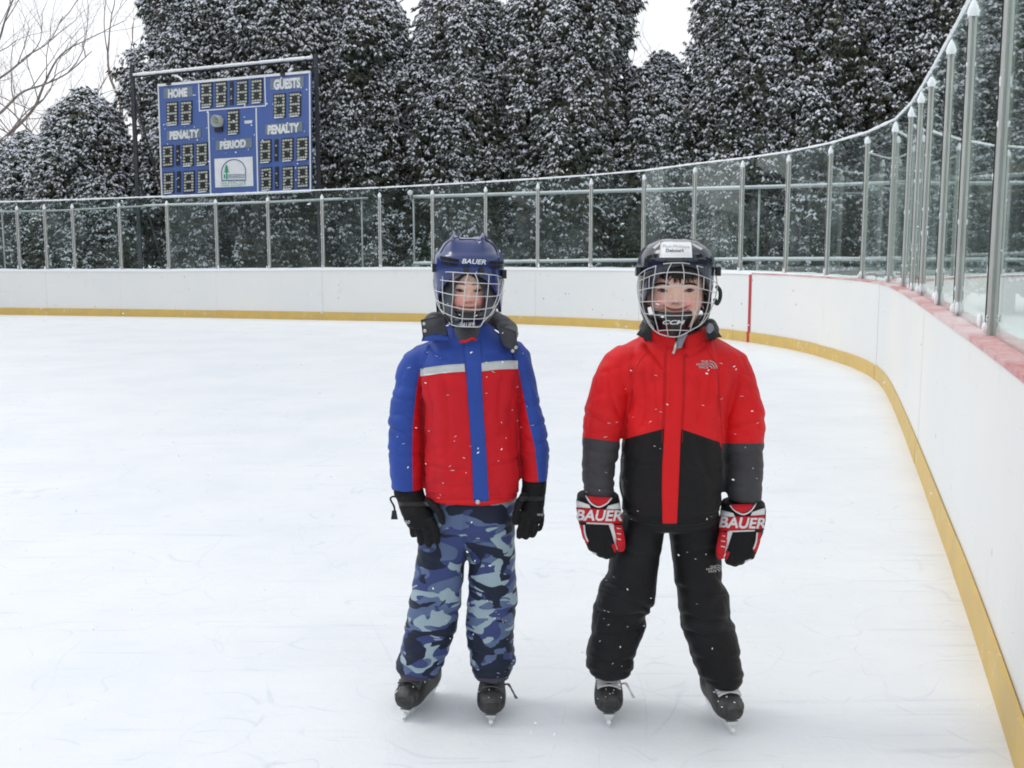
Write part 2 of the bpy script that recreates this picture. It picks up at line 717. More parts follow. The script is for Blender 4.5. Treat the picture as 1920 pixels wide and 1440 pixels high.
# ploughed snow bank just outside the boards
ss = np.linspace(0, S[-1], 260)
V = []
prof = [(0.16, -0.03), (0.18, 0.55), (0.35, 0.78), (0.7, 0.80), (1.2, 0.6), (1.9, 0.25), (2.6, -0.03)]
for s in ss:
    p0 = cpt(s)
    nn_ = np.array([np.interp(s, S, outw[:, k]) for k in (0, 1)])
    for oo, zz in prof:
        q = p0 + nn_ * oo
        V.append([q[0], q[1], zz])
V = np.array(V)
V[:, 2] += np.where(V[:, 2] > 0, perlin(V * 0.9, 5) * 0.35 + perlin(V * 3.1, 6) * 0.08 - 0.05, 0)
# only along the far boards and the corner; it runs out towards the near right
fade = np.clip((V[:, 1] - 9.0) / 6, 0, 1)
V[:, 2] = np.where(V[:, 2] > 0, V[:, 2] * fade - 0.03 * (1 - fade), V[:, 2])
o = obj('snow_bank', V, [grid_faces(len(ss), len(prof))], m_snow)
o['kind'] = 'structure'

# ------------------------------------------------------------------ dasher boards
m_board = mat('board_plastic', (0.80, 0.81, 0.80), rough=0.45, spec=0.35)
n1 = noise_of(m_board, 0.7, 5)
c = mixrgb(m_board, ramp(m_board, n1, 0.3, 0.7), (0.83, 0.825, 0.80), (0.78, 0.795, 0.80))
vo = N(m_board, 'ShaderNodeTexVoronoi')                 # puck marks and scuffs
vo.inputs['Scale'].default_value = 5.5
tc = N(m_board, 'ShaderNodeTexCoord')
mp = N(m_board, 'ShaderNodeMapping')
mp.inputs['Scale'].default_value = (1, 1, 0.75)
L(m_board, tc.outputs['Object'], mp.inputs[0])
L(m_board, mp.outputs[0], vo.inputs['Vector'])
spot = ramp(m_board, vo.outputs['Distance'], 0.085, 0.05)
cl = ramp(m_board, noise_of(m_board, 0.9, 2), 0.45, 0.58)
c = mixrgb(m_board, mul(m_board, mul(m_board, spot, cl), 0.75), c, (0.22, 0.24, 0.27))
dirt = ramp(m_board, noise_of(m_board, 6, 8, (1, 1, 0.5), 0.7), 0.56, 0.8)
c = mixrgb(m_board, mul(m_board, dirt, 0.55), c, (0.60, 0.62, 0.62))
scr = ramp(m_board, noise_of(m_board, 3, 6, (0.7, 0.7, 9), 0.7, 0.3), 0.60, 0.72)
c = mixrgb(m_board, mul(m_board, mul(m_board, scr, cl), 0.35), c, (0.50, 0.52, 0.54))
L(m_board, c, bsdf(m_board).inputs['Base Color'])
m_kick = mat('yellow_kickplate', (0.69, 0.47, 0.12), rough=0.5, var=0.16, vscale=5, color2=(0.60, 0.42, 0.14))
frost = ramp(m_kick, noise_of(m_kick, 9, 8, (1, 1, 0.6), 0.75), 0.56, 0.72)
src = bsdf(m_kick).inputs['Base Color'].links[0].from_socket
L(m_kick, mixrgb(m_kick, mul(m_kick, frost, 0.55), src, (0.84, 0.80, 0.68)), bsdf(m_kick).inputs['Base Color'])
m_cap = mat('red_cap_rail', (0.50, 0.10, 0.10), rough=0.5, var=0.1)
fr = mul(m_cap, mul(m_cap, ramp(m_cap, noise_of(m_cap, 30, 6, None, 0.7), 0.3, 0.7), 0.45), mul(m_cap, ramp(m_cap, noise_of(m_cap, 1.6, 4), 0.35, 0.65), 0.5), 'ADD')
L(m_cap, mixrgb(m_cap, mul(m_cap, fr, 0.85), (0.52, 0.13, 0.13), (0.86, 0.82, 0.83)), bsdf(m_cap).inputs['Base Color'])
m_redline = mat('red_line_paint', (0.55, 0.03, 0.04), rough=0.5, var=0.1, vscale=12)
m_alu = mat('aluminium', (0.62, 0.615, 0.59), rough=0.42, metal=0.25, var=0.06, vscale=6)
m_rubber = mat('black_gasket', (0.02, 0.02, 0.022), rough=0.7)


def strip(s0, s1, o0, o1, z0, z1, n=10, wob=0.0):
    """curved bar between two offsets and two heights (z may be functions of s)"""
    s = np.linspace(s0, s1, n)
    f = lambda z: z(s) if callable(z) else np.full(n, z)
    a, b = cpt(s, o0), cpt(s, o1)
    ring = np.stack([np.column_stack([a, f(z0)]), np.column_stack([a, f(z1)]), np.column_stack([b, f(z1)]), np.column_stack([b, f(z0)])], 1)
    V = ring.reshape(-1, 3)
    F = [[i * 4 + k, i * 4 + (k + 1) % 4, (i + 1) * 4 + (k + 1) % 4, (i + 1) * 4 + k] for i in range(n - 1) for k in range(4)]
    return V, [np.array(F), [3, 2, 1, 0], [(n - 1) * 4 + k for k in range(4)]]


post_px = [(39, 504, 393), (90, 504, 390), (142, 504, 388), (229, 504, 386), (318, 503, 384), (409, 503, 381), (506, 503, 377), (607, 503, 374),
           (714, 503, 369), (812, 502, 364), (911, 502, 360), (1008, 502, 353), (1107, 501, 346), (1205, 501, 336), (1299, 504, 326), (1387, 506, 314),
           (1472, 508, 301), (1549, 512, 285), (1616, 517, 268), (1666, 522, 245), (1695, 530, 220), (1712, 538, 192), (1730, 547, 150), (1763, 572, 97),
           (1800, 595, 14), (1865, 632, -80)]
GL = 0.085                                               # glass line, metres behind the board face
post_s, post_z = [], []
for bx, by, ty in post_px:
    s = float(s_at_azimuth(bx, GL))
    Yp = cpt(s, GL)[1]
    post_s.append(s)
    post_z.append(at(bx, ty, Yp)[2] if ty > 0 else 2.555)
post_s, post_z = np.array(post_s), np.array(post_z)
# one even run of post heights, the small reading errors smoothed out
post_z = np.where(np.arange(len(post_z)) > 13, 2.555, np.interp(post_s, post_s[[0, 4, 8, 11, 13, 14]], post_z[[0, 4, 8, 11, 13, 14]]))
more_s = [post_s[-1] + 1.25, post_s[-1] + 2.5, post_s[-1] + 3.75]
all_s = np.concatenate([[post_s[0] - 3.0, post_s[0] - 2.0, post_s[0] - 1.0], post_s, more_s])
all_z = np.concatenate([[2.13, 2.135, 2.14], post_z, [2.555] * 3])
gl_px = np.array([(0, 379), (300, 370), (590, 358), (812, 347), (1008, 335), (1205, 320)])
glass_extra = np.interp(all_s, post_s[[0, 7, 11, 14]], [0.16, 0.165, 0.165, 0.125])


def zt(s):
    return ztop_at(s)


boards = empty('dasher_boards', (*cpt(S[-1] * 0.4), 0), 'long white plastic rink boards with yellow kickplate curving round the ice', 'rink boards')
bs = [0.0, 3.0] + list(all_s[::2][1:]) + [S[-1]]
bs = sorted(set(round(float(x), 4) for x in bs))
goal_s = float(s_at_azimuth(1407.5, 0.0))
for k in range(len(bs) - 1):
    s0, s1 = bs[k], bs[k + 1]
    if s1 - s0 < 0.2:
        continue
    n = 14
    gap = 0.0012
    j = random.uniform(-0.003, 0.003)
    V, F = strip(s0 + gap, s1 - gap, 0.0 + j, 0.05, 0.0, lambda s: zt(s) - 0.02, n)
    obj('board_panel', V, F, m_board, boards, smooth=False)
    V, F = strip(s0 + 0.002, s1 - 0.002, -0.016 + random.uniform(-0.004, 0.004), -0.004, 0.0, 0.150 + random.uniform(-0.004, 0.004), n)
    obj('kickplate', V, F, m_kick, boards, smooth=False)
    V, F = strip(s0, s1, -0.008, 0.20, lambda s: zt(s) - 0.0195, zt, n)
    obj('cap_rail', V, F, m_cap, boards, smooth=False)
V, F = strip(goal_s - 0.03, goal_s + 0.03, -0.0085, -0.0045, 0.156, lambda s: zt(s) - 0.021, 3)
obj('goal_line_stripe', V, F, m_redline, boards, smooth=False, label='red painted goal line stripe running up the white boards')
V, F = strip(goal_s - 0.03, goal_s + 0.03, -0.024, -0.0205, 0.004, 0.156, 3)
obj('goal_line_stripe', V, F, m_redline, boards, smooth=False, label='red goal line crossing the yellow kickplate')
# snow lying on the ledge: deep behind the glass, thin and patchy in front of it
sd = np.concatenate([np.linspace(0.3, S[imax], 500), np.linspace(S[imax] + .05, S[-1] - 0.2, 700)])
P = cpt(sd)
lump = perlin(np.column_stack([P * 1.4, 0 * sd]), 1) * 0.5 + perlin(np.column_stack([P * 5, 0 * sd]), 2) * 0.35
far = np.clip((P[:, 1] - 10) / 5, 0, 1)
far = np.where(sd < S[imax], 1.0, far)
prof_o = np.array([0.0, 0.02, 0.07, 0.11, 0.16, 0.20])
hts = np.stack([np.where(sd < S[imax] - 3.0, -0.026, -0.012), 0.007 + 0.006 * lump, 0.018 + 0.014 * lump, 0.03 + 0.03 * lump, 0.03 + 0.03 * lump, 0 * sd - 0.012], 1)
inner = np.where(sd < S[imax] - 3.0, -0.0125,  np.interp(sd, [S[imax] - 3.0, S[imax] + 1], [-0.006, 0.105]))
V = []
for k in range(6):
    oo = inner + (0.20 - inner) * prof_o[k] / 0.2
    wob = 0.05 * perlin(np.column_stack([P * 1.7, 0 * sd]), 9) * (1.0 - 0.4 * k) if k < 2 else 0
    if k == 1:
        oo = np.where(sd < S[imax] - 3.0, inner - 0.003, oo)
    q = cpt(sd, oo + wob * np.clip((sd - S[imax] + 3) / 3, 0, 1))
    V.append(np.column_stack([q, zt(sd) + hts[:, k]]))
V = np.stack(V, 1).reshape(-1, 3)
obj('ledge_snow', V, [grid_faces(len(sd), 6)], m_snowdust, boards, kind='stuff')
# ------------------------------------------------------------------ glass wall on the boards
m_glass = bpy.data.materials.new('rink_glass')
m_glass.use_nodes = True
nt = m_glass.node_tree
nt.nodes.remove(nt.nodes['Principled BSDF'])
out = nt.nodes['Material Output']
tr = N(m_glass, 'ShaderNodeBsdfTransparent')
tr.inputs[0].default_value = (0.90, 0.945, 0.935, 1)
gl = N(m_glass, 'ShaderNodeBsdfGlossy')
gl.inputs['Roughness'].default_value = 0.012
gl.inputs['Color'].default_value = (0.95, 1.0, 0.98, 1)
geo = N(m_glass, 'ShaderNodeNewGeometry')                 # Schlick's law, the same from both sides of a pane
dt = N(m_glass, 'ShaderNodeVectorMath')
dt.operation = 'DOT_PRODUCT'
L(m_glass, geo.outputs['Normal'], dt.inputs[0])
L(m_glass, geo.outputs['Incoming'], dt.inputs[1])
ca = N(m_glass, 'ShaderNodeMath')
ca.operation = 'ABSOLUTE'
L(m_glass, dt.outputs['Value'], ca.inputs[0])
p5 = mul(m_glass, mul(m_glass, 1.0, ca.outputs[0], 'SUBTRACT'), 5.0, 'POWER')
schl = mul(m_glass, mul(m_glass, p5, 0.96), 0.04, 'ADD')
mx = N(m_glass, 'ShaderNodeMixShader')
L(m_glass, schl, mx.inputs[0])
L(m_glass, tr.outputs[0], mx.inputs[1])
L(m_glass, gl.outputs[0], mx.inputs[2])
df = N(m_glass, 'ShaderNodeBsdfDiffuse')
df.inputs[0].default_value = (0.72, 0.78, 0.80, 1)
oi = N(m_glass, 'ShaderNodeObjectInfo')
film = mul(m_glass, ramp(m_glass, noise_of(m_glass, 1.3, 7, None, 0.65), 0.42, 0.75), 0.05)
film = mul(m_glass, film, mul(m_glass, oi.outputs['Random'], 0.025), 'ADD')
vg = N(m_glass, 'ShaderNodeTexVoronoi')                   # flakes stuck to the panes
vg.inputs['Scale'].default_value = 17
tcg = N(m_glass, 'ShaderNodeTexCoord')
L(m_glass, tcg.outputs['Object'], vg.inputs['Vector'])
fl = mul(m_glass, ramp(m_glass, vg.outputs['Distance'], 0.17, 0.10), ramp(m_glass, noise_of(m_glass, 1.7, 5), 0.53, 0.68))
film = mul(m_glass, film, mul(m_glass, fl, 0.8), 'ADD')
mx2 = N(m_glass, 'ShaderNodeMixShader')
L(m_glass, film, mx2.inputs[0])
L(m_glass, mx.outputs[0], mx2.inputs[1])
L(m_glass, df.outputs[0], mx2.inputs[2])
L(m_glass, mx2.outputs[0], out.inputs[0])

wall = empty('glass_wall', (*cpt(S[-1] * 0.4, GL), 1.0), 'tall clear rink glass held between slim aluminium posts along the boards', 'rink glass')
for k, (s, z) in enumerate(zip(all_s, all_z)):
    p = cpt(s, GL)
    t = np.array([np.interp(s, S, tan[:, j]) for j in (0, 1)])
    rz = math.atan2(t[1], t[0])
    zb = float(ztop_at(s))
    nrm = np.array([-t[1], t[0]])
    g = G()
    # channel post: front cover, web and back cover
    for oo, w, d in ((-0.017, 0.046, 0.010), (0.0, 0.014, 0.024), (0.018, 0.046, 0.012)):
        q = p + nrm * oo
        g.box((q[0], q[1], (zb + z) / 2), (w * 1.05, d * 1.2, z - zb), rz)
    po = g.build('post', m_alu, wall)
    q = p + nrm * (-0.0262)
    G().box((q[0], q[1], (zb + z) / 2), (0.008, 0.004, (z - zb) * 0.96), rz).build('gasket', m_rubber, po)
    # pointed snow cap, snow heap round the foot
    g = G()
    cap = np.concatenate([np.column_stack([np.cos(np.linspace(0, 6.283, 8, endpoint=False)) * r + p[0], np.sin(np.linspace(0, 6.283, 8, endpoint=False)) * r + p[1],
                          np.full(8, zz)]) for r, zz in ((0.03, z - 0.006), (0.036, z + 0.02), (0.026, z + 0.05), (0.008, z + 0.085 + random.uniform(-.015, .02)))])
    g.add(cap, [np.array([[i * 8 + j, i * 8 + (j + 1) % 8, (i + 1) * 8 + (j + 1) % 8, (i + 1) * 8 + j] for i in range(3) for j in range(8)]), list(range(24, 32))])
    for dd in range(2):
        a_ = random.uniform(0, 6.28)
        V, F = ellipsoid((p[0] + t[0] * random.uniform(-.04, .05) - nrm[0] * 0.03, p[1] + t[1] * random.uniform(-.04, .05) - nrm[1] * 0.03, zb + 0.02 + random.uniform(0, .04)),
                         (random.uniform(.010, .018), random.uniform(.010, .016), random.uniform(.02, .05)), 8, 5)
        g.add(V, F)
    # flakes frozen onto the face of the post
    for dd in range(8):
        hh = random.uniform(zb, z)
        sx = random.choice((-1, 1)) * 0.027
        V, F = ellipsoid((p[0] + t[0] * sx - nrm[0] * 0.024, p[1] + t[1] * sx - nrm[1] * 0.024, hh), (0.005, 0.005, random.uniform(.006, .022)), 6, 4)
        g.add(V, F)
    g.build('post_snow', m_snowdust, po, smooth=True)
    if k + 1 < len(all_s):
        s1 = all_s[k + 1]
        a, b = cpt(s + 0.008, GL), cpt(s1 - 0.008, GL)
        za, zc = z + glass_extra[k], all_z[k + 1] + glass_extra[k + 1]
        zb1 = float(ztop_at(s1))
        nn2 = np.array([-(b - a)[1], (b - a)[0]])
        nn2 /= np.linalg.norm(nn2)
        lo = np.array([[*(a - nn2 * .004), zb + .003], [*(b - nn2 * .004), zb1 + .003], [*(b + nn2 * .004), zb1 + .003], [*(a + nn2 * .004), zb + .003]])
        up = lo.copy()
        up[:, 2] = [za, zc, zc, za]
        pane = G().prism(lo, up).build('glass_pane', m_glass, wall)
        n = 14
        tt = np.linspace(0.0, 1.0, n)
        pts = np.column_stack([a[0] + (b - a)[0] * tt, a[1] + (b - a)[1] * tt, za + (zc - za) * tt + 0.004])
        rr = 0.011 + 0.006 * np.array([random.random() for _ in tt])
        G().tube(pts, rr, 6).build('top_snow', m_snowdust, pane, smooth=True, kind='stuff')

# ------------------------------------------------------------------ pipe fence behind the boards
m_pipe = mat('galvanised_pipe', (0.45, 0.47, 0.48), rough=0.45, metal=0.6, var=0.08)
fence = empty('pipe_fence', (3.0, 22.0, 0), 'galvanised pipe fence with snow on its rails beyond the curved glass', 'fence')
rail_px = [(775, 370), (1010, 363), (1190, 358), (1414, 352), (1640, 345), (1860, 332), (2050, 318)]
rail_low = [(775, 495), (990, 491), (1190, 489), (1380, 487), (1640, 486), (1900, 477), (2050, 472)]
Yf = [23.4, 22.6, 22.0, 21.3, 20.4, 18.8, 17.5]
top_pts = smooth_path([at(x, y, Y) for (x, y), Y in zip(rail_px, Yf)], 60)
low_pts = smooth_path([at(x, y, Y) for (x, y), Y in zip(rail_low, Yf)], 60)
G().tube(top_pts, 0.027, 8).build('top_rail', m_pipe, fence, smooth=True)
G().tube(low_pts, 0.024, 8).build('lower_rail', m_pipe, fence, smooth=True)
g = G()
g.tube(top_pts + [0, 0, 0.026], 0.02 + 0.006 * rng.random(60), 6)
g.tube(low_pts + [0, 0, 0.024], 0.022 + 0.012 * rng.random(60), 6)
g.build('rail_snow', m_snowdust, fence, smooth=True, kind='stuff')
for i in (0, 30, 59):
    p = top_pts[i]
    g = G()
    g.tube([[p[0], p[1] + 0.052, -0.02], [p[0], p[1] + 0.052, p[2] + 0.06]], 0.024, 8)
    g.build('fence_post', m_pipe, fence, smooth=True)
V, F = ellipsoid((top_pts[0][0] - 0.07, top_pts[0][1], top_pts[0][2] + 0.1), (0.06, 0.06, 0.06), 12, 8)
obj('post_cap', V, F, m_snowdust, fence, label='round snow covered cap on the fence end post')
fence2 = empty('pipe_fence', (-6.5, 24, 0), 'thin snow topped pipe fence in front of the scoreboard posts', 'fence')
rp = [(-30, 397), (100, 395), (283, 386), (440, 382), (590, 376), (690, 371)]
pts = smooth_path([at(x, y, Y) for (x, y), Y in zip(rp, [25.2, 24.9, 24.4, 23.9, 23.5, 23.1])], 40)
G().tube(pts, 0.02, 8).build('top_rail', m_pipe, fence2, smooth=True)
G().tube(pts[15:36] + [0, 0, 0.018], 0.017 + 0.007 * rng.random(21), 6).build('rail_snow', m_snowdust, fence2, smooth=True, kind='stuff')
for i in (2, 38):
    p = pts[i]
    G().tube([[p[0], p[1] + 0.042, -0.02], [p[0], p[1] + 0.042, p[2] + 0.03]], 0.02, 8).build('fence_post', m_pipe, fence2, smooth=True)

# ------------------------------------------------------------------ scoreboard
m_blue = mat('scoreboard_blue', (0.055, 0.115, 0.36), rough=0.5, var=0.2, vscale=1.8, color2=(0.075, 0.125, 0.33))
m_white = mat('white_paint', (0.78, 0.80, 0.82), rough=0.5, var=0.05)
m_dark = mat('dark_display', (0.018, 0.02, 0.024), rough=0.4, var=0.1)
m_lamp = mat('lamp_dots', (0.58, 0.60, 0.52), rough=0.4, var=0.2, vscale=30)
m_plate = mat('grey_label_plate', (0.17, 0.22, 0.27), rough=0.5, var=0.1)
m_letter = mat('white_lettering', (0.76, 0.78, 0.80), rough=0.5, var=0.1, vscale=6)
m_steel = mat('dark_steel', (0.045, 0.05, 0.06), rough=0.6, var=0.2, bump=0.1)
m_green = mat('logo_green', (0.02, 0.30, 0.17), rough=0.5)
m_navy = mat('logo_navy', (0.06, 0.09, 0.25), rough=0.5)
SA, SBp = np.array([-8.25, 25.0]), np.array([-4.42, 23.3])
sdirp = (SBp - SA) / np.linalg.norm(SBp - SA)
snrm = np.array([sdirp[1], -sdirp[0]])                    # towards the rink
ZX0, ZY0, ZS = 230, 90, 4.8                               # enlarged-photo units used for the layout


def sbp(zx, zy, off=0.0):
    """point on the face of the scoreboard"""
    r = ray(ZX0 + zx / ZS, ZY0 + zy / ZS)
    o3 = np.array([0, 0, CAM_H])
    n3 = np.array([*snrm, 0])
    t = (np.array([*SA, 0]) - o3) @ n3 / (r @ n3)
    p = o3 + r * t
    return p + n3 * off


def slab(quad, o0, o1):
    g = G()
    lo = np.array([sbp(x, y, o0) for x, y in quad])
    up = np.array([sbp(x, y, o1) for x, y in quad])
    return g.prism(lo, up)


def sb_shear(x0, y0, x1, y1):
    """a box given by its centre line corners, following the slope of the board"""
    sl = -0.088
    return [(x0, y0), (x1, y0 + sl * (x1 - x0)), (x1, y1 + sl * (x1 - x0)), (x0, y1)]


sb = empty('scoreboard', (*((SA + SBp) / 2), 0), 'blue hockey scoreboard with dark digits on a steel frame before the snowy trees', 'scoreboard')
slab([(315, 325), (1690, 205), (1692, 1296), (356, 1350)], -0.06, 0.0).build('cabinet', m_blue, sb)


def bar(p0, p1, w=6.0, o=0.012, name='white_trim'):
    (xa, ya), (xb, yb) = p0, p1
    dx, dy = xb - xa, yb - ya
    ln = math.hypot(dx, dy)
    ux, uy = -dy / ln * w, dx / ln * w
    slab([(xa + ux, ya + uy), (xb + ux, yb + uy), (xb - ux, yb - uy), (xa - ux, ya - uy)], 0.002, o).build(name, m_white, sb)


bar((318, 337), (1690, 215), 11, 0.02)
bar((322, 350), (356, 1345), 5)
bar((1684, 228), (1692, 1293), 5)
bar((356, 1346), (1690, 1291), 7, 0.016)
bar((686, 322), (694, 572), 4, 0.011)
bar((690, 566), (1290, 520), 5, 0.013)
bar((1280, 262), (1288, 516), 4, 0.011)
bar((772, 572), (796, 1328), 5, 0.011)
bar((1203, 540), (1219, 1310), 5, 0.011)
SEG = [(0, 0), (1, 0), (2, 0), (3, 0), (0, 1), (3, 1), (0, 2), (3, 2), (0, 3), (1, 3), (2, 3), (3, 3), (0, 4), (3, 4), (0, 5), (3, 5), (0, 6), (1, 6), (2, 6), (3, 6)]


def digit(x0, y0, x1, y1, parent=sb):
    q = sb_shear(x0, y0, x1, y1)
    d = slab(q, 0.002, 0.016).build('digit', m_dark, parent)
    g = G()
    for (i, j) in SEG:
        u, v = 0.17 + i * 0.22, 0.10 + j * 0.133
        x = q[0][0] + (q[1][0] - q[0][0]) * u
        y = q[0][1] + (q[1][1] - q[0][1]) * u + (y1 - y0) * v
        r_ = (x1 - x0) * 0.115
        ang = np.linspace(0, 2 * np.pi, 6, endpoint=False)
        lo = np.array([sbp(x + r_ * math.cos(a), y + r_ * math.sin(a), 0.0165) for a in ang])
        up = np.array([sbp(x + r_ * .7 * math.cos(a), y + r_ * .7 * math.sin(a), 0.034) for a in ang])
        g.prism(lo, up)
    g.build('lamp_dots', m_lamp, d, kind='stuff')
    # a little snow in the bottom of the digit box
    if random.random() < 0.7:
        xm = (x0 + x1) / 2
        slab(sb_shear(x0 + 12, y1 - 6, x1 - 18, y1 + 1), 0.017, 0.04).build('digit_snow', m_snowdust, d)


def colon(x, y0, y1, ys):
    d = slab(sb_shear(x - 16, y0, x + 16, y1), 0.002, 0.015).build('colon', m_dark, sb)
    g = G()
    for y in ys:
        ang = np.linspace(0, 2 * np.pi, 6, endpoint=False)
        lo = np.array([sbp(x + 8 * math.cos(a), y + 8 * math.sin(a), 0.0155) for a in ang])
        up = np.array([sbp(x + 6 * math.cos(a), y + 6 * math.sin(a), 0.032) for a in ang])
        g.prism(lo, up)
    g.build('lamp_dots', m_lamp, d, kind='stuff')


def plate(x0, y0, x1, y1, txt, tx0, ty0, tx1, ty1):
    p = slab(sb_shear(x0, y0, x1, y1), 0.002, 0.010).build('label_plate', m_plate, sb)
    T, F = text2d(txt, 0, 0.055)
    X = tx0 + T[:, 0] * (tx1 - tx0)
    Yy = ty1 - T[:, 1] * (ty1 - ty0) - 0.088 * (X - tx0)
    Vf = np.array([sbp(a, b, 0.013) for a, b in zip(X, Yy)])
    obj('lettering', Vf, [F], m_letter, p, smooth=False)


for (x0, y0, x1, y1) in [(708, 318, 810, 540), (838, 308, 940, 530), (1028, 296, 1130, 512), (1158, 284, 1262, 500),
                         (398, 490, 500, 700), (525, 480, 628, 692), (1360, 415, 1470, 632), (1500, 402, 1606, 620),
                         (945, 565, 1050, 780),
                         (362, 880, 458, 1075), (540, 868, 640, 1068), (664, 858, 768, 1060), (368, 1122, 466, 1312), (550, 1112, 650, 1308), (676, 1104, 776, 1300),
                         (1236, 830, 1340, 1036), (1434, 815, 1538, 1022), (1568, 806, 1674, 1012), (1246, 1080, 1346, 1284), (1440, 1070, 1542, 1276), (1572, 1062, 1676, 1266)]:
    digit(x0, y0, x1, y1)
colon(983, 305, 515, (370, 455))
colon(500, 876, 1060, (930, 1010))
colon(508, 1112, 1300, (1170, 1250))
colon(1386, 824, 1020, (880, 965))
colon(1390, 1070, 1272, (1130, 1215))
plate(372, 366, 632, 458, 'HOME', 412, 372, 585, 454)
plate(1330, 278, 1632, 376, 'GUESTS', 1362, 284, 1602, 380)
plate(400, 750, 705, 832, 'PENALTY', 425, 752, 690, 828)
plate(1285, 690, 1620, 780, 'PENALTY', 1308, 696, 1592, 782)
plate(840, 838, 1165, 922, 'PERIOD', 878, 840, 1112, 916)
slab([(1096, 655), (1168, 649), (1164, 676), (1100, 682)], 0.002, 0.007).build('maker_plate', m_letter, sb)
g = G()
for _ in range(60):
    V, F = ellipsoid(sbp(random.uniform(330, 1680), random.uniform(340, 1290), 0.02), (random.uniform(.008, .022), .008, random.uniform(.008, .02)), 6, 4)
    g.add(V, F)
g.build('caught_snow', m_snowdust, sb, smooth=True, kind='stuff')
# horn speaker
g = G()
ctr = (872, 662)
ang = np.linspace(0, 2 * np.pi, 20, endpoint=False)
rings = [(48, 0.02), (46, 0.16), (40, 0.17), (24, 0.08), (10, 0.06)]
V = np.concatenate([[sbp(ctr[0] + r * .86 * math.cos(a), ctr[1] + r * 1.15 * math.sin(a), o_) for a in ang] for r, o_ in rings])
g.add(V, [np.array([[i * 20 + j, i * 20 + (j + 1) % 20, (i + 1) * 20 + (j + 1) % 20, (i + 1) * 20 + j] for i in range(4) for j in range(20)]), list(range(80, 100))])
V, F = ellipsoid(sbp(ctr[0], ctr[1], 0.09), (0.035, 0.035, 0.035), 10, 6)
g.add(V, F)
g.build('horn_speaker', mat('horn_grey', (0.42, 0.45, 0.42), 0.5, var=0.1), sb, smooth=True)
slab([(838, 718), (905, 712), (905, 752), (838, 758)], 0.002, 0.05).build('speaker_bracket', m_dark, sb)
# logo panel
lp = slab([(828, 998), (1170, 978), (1178, 1242), (836, 1256)], 0.002, 0.010).build('logo_panel', m_white, sb)
ar = [(x, y) for x, y in zip(1002 + 108 * np.cos(np.linspace(math.pi, 0, 26)), 1114 - 110 * np.sin(np.linspace(math.pi, 0, 26)) - 0.04 * (108 * np.cos(np.linspace(math.pi, 0, 26))))]
outl = [(896, 1190)] + ar + [(1112, 1188), (896, 1192)]
outl = np.array([[sbp(x, y, 0.014) for x, y in outl]])[0]
G().tube(outl, 0.010, 6).build('logo_arch', m_navy, lp)
g = G()
for k, (xa, y) in enumerate(((946, 1142), (946, 1156), (946, 1170))):
    g.tube([sbp(xa, y, 0.014), sbp(1108, y - 6, 0.014)], 0.006, 5)
g.build('logo_lines', m_navy, lp)
g = G()
for y0, y1, w in ((1048, 1078, 15), (1068, 1098, 20), (1088, 1120, 26)):
    q = [(938, y0), (938 + w, y1), (938 - w, y1)]
    g.prism(np.array([sbp(x, y, 0.0108) for x, y in q]), np.array([sbp(x, y, 0.017) for x, y in q]))
for xa, xb, ya, yb in ((933, 944, 1118, 1182), (914, 926, 1136, 1174)):
    q = [(xa, ya), (xb, ya), (xb, yb), (xa, yb)]
    g.prism(np.array([sbp(x, y, 0.0108) for x, y in q]), np.array([sbp(x, y, 0.0165) for x, y in q]))
g.build('logo_tree', m_green, lp)
T, F = text2d('GLENCOE', 0, 0.0, 1.15)
obj('logo_lettering', np.array([sbp(890 + u * 224, 1226 - v * 28 - u * 6, 0.0125) for u, v in T]), [F], m_green, lp, smooth=False)
T, F = text2d('PARK DISTRICT', 0, 0.01)
obj('logo_lettering', np.array([sbp(892 + u * 220, 1246 - v * 14 - u * 6, 0.0125) for u, v in T]), [F], m_green, lp, smooth=False)
# frame: two posts, braces, beam, hangers
def post_line(zx, zt_, zx2):
    a = sbp(zx, zt_, -0.45)
    return np.array([[a[0], a[1], -0.02], a])
pl = post_line(-45, 123, 0)
g = G()
g.box((pl[0][0], pl[0][1], (pl[1][2]) / 2), (0.085, 0.085, pl[1][2]))
g.build('frame_post', m_steel, sb)
pr = post_line(1620, 27, 0)
G().box((pr[0][0] + 0.02, pr[0][1], pr[1][2] / 2), (0.085, 0.085, pr[1][2])).build('frame_post', m_steel, sb)
b0, b1 = sbp(-25, 230, -0.45), sbp(1600, 70, -0.45)
G().tube([b0, b1], 0.034, 8).build('frame_beam', m_steel, sb, smooth=True)
tt = np.linspace(0, 1, 60)[:, None]
G().tube(b0 + (b1 - b0) * tt + [0, -0.02, 0.034], 0.028 + 0.016 * rng.random(60), 7).build('beam_snow', m_snowdust, sb, smooth=True, kind='stuff')
for zx, zy in ((425, 325), (1450, 238)):
    G().tube([sbp(zx, zy + 20, -0.1), sbp(zx, zy - 10, -0.1), sbp(zx, zy - 118, -0.42)], 0.028, 6).build('hanger', m_steel, sb)
    slab([(zx - 16, zy - 12), (zx + 16, zy - 14), (zx + 16, zy + 10), (zx - 16, zy + 12)], 0.0205, 0.07).build('hanger_clamp', m_dark, sb)
pts = smooth_path([sbp(385, 232, -0.3), sbp(440, 250, -0.25), sbp(500, 272, -0.1), sbp(520, 292, -0.06)], 12)
G().tube(pts, 0.022, 6).build('loose_cable', m_snowdust, sb, smooth=True, label='snow covered cable curving above the board')
pts = smooth_path([sbp(1430, 140, -0.4), sbp(1450, 165, -0.3), sbp(1470, 205, -0.1)], 12)
G().tube(pts, 0.03, 6).build('loose_cable', m_snowdust, sb, smooth=True, label='snow covered cable curving above the board')
